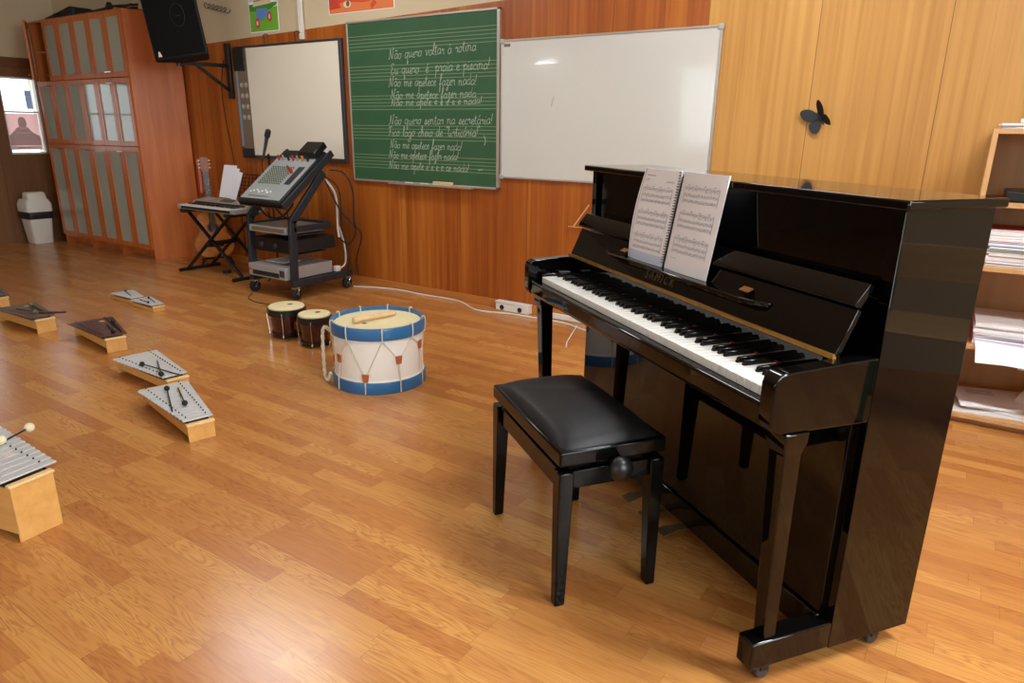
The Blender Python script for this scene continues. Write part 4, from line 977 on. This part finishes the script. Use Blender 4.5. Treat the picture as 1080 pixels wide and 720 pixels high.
# mixer lying on the sloping tray
sl = math.atan2(.38, .505)
mx = thing('audio_mixer', 'grey audio mixing desk lying on the sloping trolley top', 'mixer', (RX, 3.6-.305, .69))
mx.matrix_world = Matrix.Translation((RX, 3.6-.305, .69)) @ Matrix.Rotation(sl, 4, 'X')
MB().box(-.235,.235,.012,.60,.0065,.045).build('chassis', M['matte'], mx, bevel=.006)
MB().box(-.222,.222,.03,.50,.0452,.052).build('face_plate', M['mixer'], mx, bevel=.002)
kn = None
for r in range(9):
    for c in range(10):
        if kn is None: kn = MB().cyl((0,0,.0522),(0,0,.062),.0065,.005,8).build('dial', M['knobg'], mx); q = kn
        else: q = kn.copy(); COL.objects.link(q)
        q.location = (-.16+c*.026, .20+r*.023, 0)
for c in range(8):
    MB().box(-.16+c*.032-.004,-.16+c*.032+.004,.09+.01*(c%3),.105+.01*(c%3),.0522,.06).build('fader', M['whiteplastic'], mx)
MB().box(-.15,.08,.055,.062,.0521,.0526).build('scale_print', M['grey'], mx); MB().box(.12,.19,.2,.40,.0521,.0535).build('display', M['grey'], mx)
for c in range(7):
    MB().cyl((-.17+c*.055,.47,.05),(-.17+c*.055,.48,.09),.009,n=8).build('plug', [M['red'],M['chrome'],M['matte'],M['red'],M['chrome'],M['orange'],M['matte']][c], mx)
bxm = thing('black_power_unit', 'black box lying on the top edge of the mixing desk', 'power unit', (RX, 3.6-.305, .69))
bxm.matrix_world = Matrix.Translation((RX+.135, 3.6-.305, .69)) @ Matrix.Rotation(sl, 4, 'X')
MB().box(-.09,.10,.50,.64,.0525,.105).build('housing', M['satin'], bxm, bevel=.008); MB().box(-.07,-.03,.495,.4995,.06,.075).build('green_light', M['grass_p'], bxm)
tag(bpy.data.objects['green_light'], 'small green indicator'); bxm.parent = None
adp = MB().lathe([(0,0),(.011,0),(.013,.02),(.009,.04),(.005,.07),(0,.07)], n=12).build('microphone_plug', M['red'], None)
adp.matrix_world = mx.matrix_world @ Matrix.Translation((.10,.33,.054)); tag(adp, 'small red-tipped plug standing on the mixing desk face', 'plug')
# players in the trolley
pl = thing('cassette_deck', 'slim silver player on the upper trolley shelf', 'player', (RX, 3.6, .484))
MB().box(-.215,.21,-.265,.10,.006,.058).build('case', M['silver'], pl, bevel=.003); MB().box(-.18,.19,-.2675,-.265,.018,.045).build('front_slot', M['strip'], pl)
for x in (-.17,.17):
    for y in (-.18,.08): MB().cyl((x,y,0),(x,y,.0062),.012,n=10).build('foot', M['rubber'], pl)
am = thing('power_amplifier', 'black power amplifier on the middle trolley shelf', 'amplifier', (RX, 3.6, .339))
MB().box(-.225,.222,-.24,.20,.006,.105).build('case', M['matte'], am, bevel=.003); MB().box(-.215,.212,-.246,-.24,.012,.10).build('front_plate', M['satin'], am, bevel=.002)
for x in (-.1,.06): MB().cyl((x,-.262,.055),(x,-.246,.055),.018,n=16).build('volume_knob', M['grey'], am)
for x in (-.17,.17):
    for y in (-.18,.15): MB().cyl((x,y,0),(x,y,.0062),.012,n=10).build('foot', M['rubber'], am)
dv = thing('dvd_player', 'wide silver video player on the bottom trolley shelf', 'player', (RX, 3.6, .1425))
MB().box(-.222,.218,-.30,.16,.008,.10).build('case', M['silver'], dv, bevel=.004); MB().box(-.17,.14,-.303,-.30,.02,.055).build('tray_door', M['matte'], dv, bevel=.001)
MB().box(.15,.2,-.303,-.3,.03,.08).build('button_panel', M['grey'], dv); MB().box(-.215,-.185,-.303,-.3,.05,.06).build('indicator', M['red'], dv)
for x in (-.17,.17):
    for y in (-.2,.12): MB().cyl((x,y,0),(x,y,.0082),.014,n=10).build('foot', M['rubber'], dv)
tag(MB().box(-.11,.11,-.08,.08,0,.004).build('paper_note', M['paper'], None, loc=(RX-.08, 3.52, .2427)), 'white papers lying on the silver video player', 'paper')
vr = thing('cable_reel_plug', 'white plug block at the back of the video player', 'plug', (RX+.22, 3.80, .1477))
MB().box(-.02,.02,-.02,.03,0,.045).build('housing', M['whiteplastic'], vr, bevel=.006); MB().tube(smooth_path([(0,.03,.02),(.02,.08,.06),(0,.1,.2),(-.03,.08,.35)],4), .007, 6).build('lead', M['cordw'], vr)
# cables hanging behind the trolley
for lab, pts in (('black cable looping from the mixer top down the trolley right side', [(-4.17,3.76,.95),(-4.06,3.80,.93),(-4.0,3.83,.80),(-4.02,3.85,.55),(-3.98,3.88,.45),(-4.05,3.88,.25),(-4.06,3.9,.12)]),
                 ('black cable hanging straight behind the trolley posts', [(-4.2,3.74,.9),(-4.12,3.80,.8),(-4.14,3.83,.5),(-4.1,3.85,.3),(-4.13,3.85,.12)]),
                 ('black cable drooping beside the amplifier back', [(-4.16,3.70,.88),(-4.10,3.78,.65),(-4.02,3.86,.5),(-4.08,3.84,.38),(-4.17,3.84,.40)])):
    tag(MB().tube(smooth_path(pts, 6), .006, 6).build('hanging_cable', M['rubber']), lab, 'cable', 'cables hanging round the trolley')
tag(MB().tube(smooth_path([(-4.19,3.73,.88),(-4.18,3.82,.75),(-4.2,3.84,.5),(-4.19,3.84,.42)],5), .009, 6).build('hanging_cable', M['cordw']), 'white cable hanging behind the trolley posts', 'cable')
for lab, pts in (('black cable on the wall between keyboard and trolley', [(-4.95,3.95,.62),(-4.98,4.0,.4),(-4.90,4.0,.2),(-4.95,3.98,.02)]), ('black cable curling down behind the keyboard stand', [(-5.1,3.86,.56),(-5.02,3.93,.35),(-5.12,3.95,.15),(-4.98,3.95,.02)])):
    tag(MB().tube(smooth_path(pts, 6), .005, 6).build('hanging_cable', M['rubber']), lab, 'cable', 'cables hanging round the trolley')
for lab, pts in (('black cable loop hanging under the mixer tray at its left', [(-4.60,3.42,.66),(-4.56,3.45,.60),(-4.47,3.47,.585),(-4.40,3.50,.62),(-4.36,3.55,.70)]),
                 ('black cable loop hanging under the mixer tray near its middle', [(-4.42,3.43,.67),(-4.36,3.46,.60),(-4.28,3.48,.59),(-4.26,3.52,.68)])):
    tag(MB().tube(smooth_path(pts, 6), .008, 6).build('hanging_cable', M['rubber']), lab, 'cable', 'cables hanging round the trolley')
# microphone on its stand
ms = thing('microphone_stand', 'slim black microphone stand rising between keyboard and mixer', 'microphone stand', (-4.84, 3.73, 0))
MB().cyl((0,0,.03),(0,0,.98),.0075,n=10).build('pole', M['satin'], ms); MB().lathe([(.0,.02),(.02,.02),(.02,.16),(.012,.17),(0,.17)], n=12).build('collar', M['satin'], ms)
for k in range(3):
    a = .5+k*2*PI/3; MB().tube([(0,0,.12),(.11*math.cos(a),.11*math.sin(a),.012)], .007, 7).build('leg', M['satin'], ms)
MB().bar((0,0,.97),(.0,-.0,1.05),.014,.014).build('clip', M['satin'], ms)
mc = thing('microphone', 'dark microphone held upright in its clip before the cream board', 'microphone', (-4.84, 3.705, 1.0))
MB().tube([(-.02,-.012,.02),(.0,-.004,.09),(.03,.002,.18)], [.010,.012,.016], 12).build('handle', M['grey'], mc)
MB().tube([(.03,.002,.18),(.034,.003,.19),(.05,.006,.232),(.054,.006,.242)], [.019,.023,.022,.010], 14).build('mesh_head', M['matte'], mc)
MB().tube(smooth_path([(-.02,-.012,.02),(-.035,-.02,-.05),(-.03,-.0,-.2),(-.02,.0,-.5)],5), .004, 6).build('lead', M['rubber'], mc)

# ------------------------------------------------------------------ cords and socket boxes by the skirting
tag(MB().tube(smooth_path([(-4.15,3.93,.006),(-3.9,4.03,.006),(-3.7,4.055,.006),(-3.5,4.04,.006),(-3.2,4.05,.006),(-3.05,4.0,.006),(-2.86,3.9,.006),(-2.6,3.955,.006),(-2.45,3.96,.006),(-2.28,3.97,.006),(-2.15,3.96,.006),(-2.0,3.90,.006),(-1.8,3.85,.006),(-1.5,3.9,.006)],6), .006, 7).build('extension_cord', M['cordw']), 'white cord running along the floor below the boards', 'cord')
tag(MB().tube([(-2.06,3.93,.012),(-1.95,3.6,.004),(-1.9,3.5,.004)], .004, 6).build('cord_end', M['cordw']), 'short white cord end branching towards the piano leg', 'cord')
tag(MB().tube(smooth_path([(-4.62,3.30,.004),(-4.5,3.17,.004),(-4.33,3.12,.004),(-4.15,3.15,.004),(-4.08,3.22,.004),(-4.10,3.33,.004)],6), .0028, 6).build('thin_floor_cable', M['rubber']), 'thin dark cable curving over the floor before the trolley', 'cable')
def sbox(lab, x0, x1, zz, hh):
    t = thing('socket_box', lab, 'socket box', ((x0+x1)/2, YB-.0145, zz)); w = (x1-x0)/2
    MB().box(-w, w, -.055, 0, 0, hh).build('housing', M['whiteplastic'], t, bevel=.004); MB().box(-w-.004, w+.004, -.058, 0, hh+.0005, hh+.012).build('cover', M['whiteplastic'], t, bevel=.003)
    for x in (-w*.6, w*.5): MB().lathe([(0,0),(.018,0),(.018,.003),(0,.003)], n=14).build('socket', M['bag'], t).matrix_local = Matrix.Translation((x,-.055,hh*.45)) @ Matrix.Rotation(PI/2,4,'X')
sbox('white socket box at the wall base left of the piano leg', -2.78, -2.50, .001, .055)
sbox('small white socket box on the floor behind the trolley', -5.0, -4.85, .001, .07)
tag(MB().box(-.3,.3,-.03,0,0,.035).build('cable_trunking', M['whiteplastic'], None, bevel=.004, loc=(-2.08, YB-.0145, .001)), 'white floor-level trunking behind the piano leg', 'cable duct')

# ------------------------------------------------------------------ open bookshelf at the right
sh = thing('open_bookshelf', 'beech open bookshelf full of papers behind the piano', 'bookshelf', (.026, 3.55, 0))
SW, SD, SH = .86, .50, 1.29
MB().box(0,.02,0,SD,0,SH).build('side_panel', M['beech'], sh, bevel=.001); MB().box(SW-.02,SW,0,SD,0,SH).build('side_panel', M['beech'], sh, bevel=.001)
MB().box(.0201,SW-.0201,SD-.012,SD-.002,.03,SH-.02).build('back_panel', M['beech'], sh)
for z in (.03, .355, .705, .975, SH-.02): MB().box(.0201, SW-.0201, .001, SD-.012, z, z+.02).build('shelf', M['beech'], sh, bevel=.001)
MB().box(.0201,SW-.0201,.04,.055,0,.03).build('plinth', M['beech'], sh)
cols = {'white':(232,228,224),'blue':(70,150,196),'cyan':(120,186,206),'red':(186,60,44),'cream':(226,214,190),'grey':(178,178,180),'green':(92,140,96),'pink':(222,96,132),'violet':(176,166,208)}
pm = {k: mat('cover_'+k, v, .5) for k, v in cols.items()}
def flat(name, lab, x0, x1, y0, y1, z, th, col, rz=0, group=None, cat='book'):
    t = thing(name, lab, cat, (.026+(x0+x1)/2, 3.55+(y0+y1)/2, z), rz, group); w, d = (x1-x0)/2, (y1-y0)/2
    MB().box(-w,w,-d,d,0,th).build('cover', pm[col], t, bevel=min(.001, th*.2))
    MB().box(-w-.0008,w-.004,-d-.0008,d-.003,th*.18,th*.82).build('pages', M['paper'], t)
z = .7251; rnd = random.Random(11)
ords = ['lowest','second from the bottom','third from the bottom','fourth from the bottom','fifth from the bottom','sixth from the bottom','seventh from the bottom','eighth from the bottom','ninth from the bottom']
for i, (c, th) in enumerate((('grey',.012),('violet',.010),('white',.022),('cream',.009),('grey',.006),('white',.014),('cyan',.012),('blue',.016),('red',.004))):
    flat('magazine', '%s magazine, %s in the pile below the black device' % (c, ords[i]), .06+rnd.random()*.02, .30+rnd.random()*.03, .012+rnd.random()*.02, .34, z, th, c, 0, 'magazines piled on the bookshelf'); z += th+.0003
for i, (c, th) in enumerate((('white',.012),('cream',.008),('white',.02),('red',.004))):
    flat('booklet', '%s booklet, %s of the small stack topping the magazines' % (c, ['lowest','second','third','topmost'][i]), .05, .21+.01*i, .02+.02*i, .3, z, th, c, .05*i, 'booklets above the magazines'); z += th+.0003
z = .3751
for i, (c, th) in enumerate((('white',.02),('violet',.012),('white',.016),('grey',.006),('white',.018),('cream',.008),('white',.014))):
    flat('paper_stack', '%s paper bundle, %s in the pile beside the pink folder' % (c, ords[i]), .075+rnd.random()*.02, .36+rnd.random()*.03, .01+rnd.random()*.02, .38, z, th, c, (rnd.random()-.5)*.06, 'paper piles above the bottom shelf', 'paper'); z += th+.0003
flat('folder', 'pink folder standing upright at the left inside the bookshelf', .03, .038, .01, .26, .3751, .235, 'pink', 0, None, 'folder')
def loose(lab, x, y, z, w, d, rz, bend, tilt=0):
    m = MB(); n = 10; g = []
    for o in (0, .0015):
        for j in range(n+1):
            t = j/n; yy = -d/2+d*t; over = max(0, (.5-t)*2); zz = -bend*over**2+o
            for i in range(5): g.append((-w/2+w*i/4, yy, zz+.004*math.sin(i*1.7+j*.4)+.004))
    k = (n+1)*5
    for j in range(n):
        for i in range(4):
            a = j*5+i; m.f.append((a,a+1,a+6,a+5)); m.f.append((k+a+5,k+a+6,k+a+1,k+a))
    for j in range(n): m.f.append((j*5,j*5+5,k+j*5+5,k+j*5)); m.f.append((j*5+4,j*5+9,k+j*5+9,k+j*5+4))
    for i in range(4): m.f.append((i,i+1,k+i+1,k+i)); m.f.append((n*5+i,n*5+i+1,k+n*5+i+1,k+n*5+i))
    m.v = [tuple(p) for p in g]
    o = m.build('loose_sheet', M['paper'], None, loc=(.026+x, 3.55+y, z)); o.rotation_euler = (tilt, 0, rz)
    ik = MB()
    for l in range(3): ik.box(-w*.3, w*.1, d*(.1+.1*l), d*(.12+.1*l), .0105, .011)
    ik.build('printed_lines', M['ink'], o)
    tag(o, lab, 'paper', 'loose sheets on the bookshelf')
loose('wide white sheet drooping over the edge below the paper bundles', .29, .055, .384, .40, .30, .1, .06)
loose('white sheet sagging over the shelf edge nearer the right frame edge', .42, .03, .386, .26, .28, -.25, .075)
for i, (x, y, rz, c) in enumerate(((.2,.16,.12,'white'),(.26,.19,-.2,'cream'),(.22,.2,.3,'white'))):
    flat('paper_stack', '%s drawing pad lying %s on the lowest shelf' % (c, ['flat at the bottom','in the middle','on top'][i]), x-.15, x+.16, y-.13, y+.14, .0502+.0125*i, .012, c, rz, 'papers on the lowest shelf', 'paper')
loose('curled white sheet lying on top of the lowest shelf pads', .2, .17, .089, .28, .24, .25, .012)
loose('white sheet leaning at the right on the lowest shelf', .44, .2, .12, .25, .22, -.4, .02, .28)
dvx = thing('media_player', 'flat black device with a cable on the upper bookshelf board', 'player', (.026+.25, 3.55+.2, .9952))
MB().box(-.16,.2,-.16,.12,.003,.045).build('case', M['satin'], dvx, bevel=.006); MB().tube(smooth_path([(-.02,-.12,.05),(.02,-.16,.075),(.1,-.15,.08),(.16,-.17,.04),(.14,-.185,.012)],5), .005, 6).build('lead', M['rubber'], dvx)
MB().box(.08,.11,-.19,-.165,.0,.03).build('plug', M['silver'], dvx, bevel=.004)
for x in (-.12,.15):
    for y in (-.12,.08): MB().cyl((x,y,0),(x,y,.0035),.012,n=8).build('foot', M['rubber'], dvx)
flat('booklet', 'white booklet lying flat on the bookshelf top', .03, .27, .02, .2, SH+.0003, .010, 'white', 0, 'booklets on the bookshelf top')
flat('booklet', 'grey booklet lying on the white one on the bookshelf top', .02, .25, .015, .19, SH+.0106, .012, 'grey', .06, 'booklets on the bookshelf top')
flat('booklet', 'pale booklet topmost on the bookshelf top', .09, .30, .01, .2, SH+.023, .016, 'white', -.04, 'booklets on the bookshelf top')

# ------------------------------------------------------------------ school chair out of frame, mirrored in the piano side
ch = thing('school_chair', 'school chair with green tube frame mirrored in the polished piano side', 'chair', (1.66, 2.22, 0), 1.86)
m = MB(); g = []
MB().loft([[(x*.19, y, .44+(.012 if abs(x) == 1 else 0)) for x, y in ((-1,-.19),(1,-.19),(1.05,.19),(-1.05,.19))], [(x*.19, y, .452+(.012 if abs(x) == 1 else 0)) for x, y in ((-1,-.19),(1,-.19),(1.05,.19),(-1.05,.19))]]).build('seat', M['ply'], ch, bevel=.004)
MB().loft([[(-.19,-.185,.62),(0,-.21,.62),(.19,-.185,.62),(.19,-.197,.62),(0,-.222,.62),(-.19,-.197,.62)],[(-.18,-.205,.78),(0,-.232,.78),(.18,-.205,.78),(.18,-.217,.78),(0,-.244,.78),(-.18,-.217,.78)]]).build('backrest', M['ply'], ch, bevel=.003)
for s in (-1, 1):
    MB().tube(smooth_path([(s*.20,.20,.012),(s*.185,.16,.40),(s*.18,.10,.428),(s*.18,-.12,.428),(s*.18,-.168,.48),(s*.175,-.215,.76)],5), .0125, 10).build('frame_tube', M['chairgreen'], ch)
    MB().tube(smooth_path([(s*.20,-.26,.012),(s*.18,-.08,.40),(s*.18,-.02,.428)],5), .0125, 10).build('leg', M['chairgreen'], ch)
    for y in (.20,-.26): MB().cyl((s*.20,y,0),(s*.20,y,.03),.016,n=12).build('foot_cap', M['rubber'], ch)

# ------------------------------------------------------------------ camera, daylight, render settings
cam = bpy.data.cameras.new('camera'); co = bpy.data.objects.new('camera', cam); COL.objects.link(co)
cam.sensor_width = 36; cam.sensor_fit = 'HORIZONTAL'; cam.lens = 722.8*36/1080; cam.clip_start = .05
yaw, pit, rol = .58, .2981, .0137
cp, sp_, cy, sy = math.cos(pit), math.sin(pit), math.cos(yaw), math.sin(yaw)
fw = Vector((-sy*cp, cy*cp, -sp_)); r0 = Vector((cy, sy, 0)); u0 = r0.cross(fw)
rv = r0*math.cos(rol) + u0*math.sin(rol); uv = -r0*math.sin(rol) + u0*math.cos(rol)
co.matrix_world = Matrix(((rv.x,uv.x,-fw.x,0),(rv.y,uv.y,-fw.y,0),(rv.z,uv.z,-fw.z,1.2555),(0,0,0,1)))
S.camera = co
def area(name, loc, dirv, sx, sy_, e, col=(1,1,1)):
    l = bpy.data.lights.new(name, 'AREA'); l.shape = 'RECTANGLE'; l.size = sx; l.size_y = sy_; l.energy = e; l.color = col
    o = bpy.data.objects.new(name, l); COL.objects.link(o); o.location = loc
    o.rotation_euler = Vector(dirv).to_track_quat('-Z', 'Y').to_euler(); return o
for i, (a, b) in enumerate(rwins):
    area('daylight_window', (XR+.19, (a+b)/2, 1.75), (-1,0,-.12), b-a-.1, 1.5, (15,165)[i], (.87,.95,1))
for a, b in fwins:
    area('daylight_window', ((a+b)/2, YN-.19, 1.75), (0,1,-.12), b-a-.1, 1.5, 20, (.87,.95,1))
area('lamp_light', (-3.95,2.72,ZC-.08), (0,0,-1), 1.2, .16, 15, (.93,.96,1))
area('lamp_light', (.9,1.7,ZC-.08), (0,0,-1), 1.2, .16, 62, (.93,.96,1))  # light of the added lamp over the right floor
area('lamp_light', (-1.0,2.95,ZC-.08), (0,0,-1), 1.2, .16, 8, (.93,.96,1))  # light of the added lamp for the upper back wall
area('lamp_light', (-7.55,-4.5,ZC-.29), (0,0,-1), .5, .16, 20, (.93,.96,1))
W = bpy.data.worlds.new('world'); S.world = W; W.use_nodes = True
W.node_tree.nodes['Background'].inputs[0].default_value = (.86,.93,1,1); W.node_tree.nodes['Background'].inputs[1].default_value = 3.2
S.view_settings.view_transform = 'Standard'; S.view_settings.look = 'None'; S.view_settings.gamma = 1; S.view_settings.use_curve_mapping = False
S.view_settings.exposure = .1
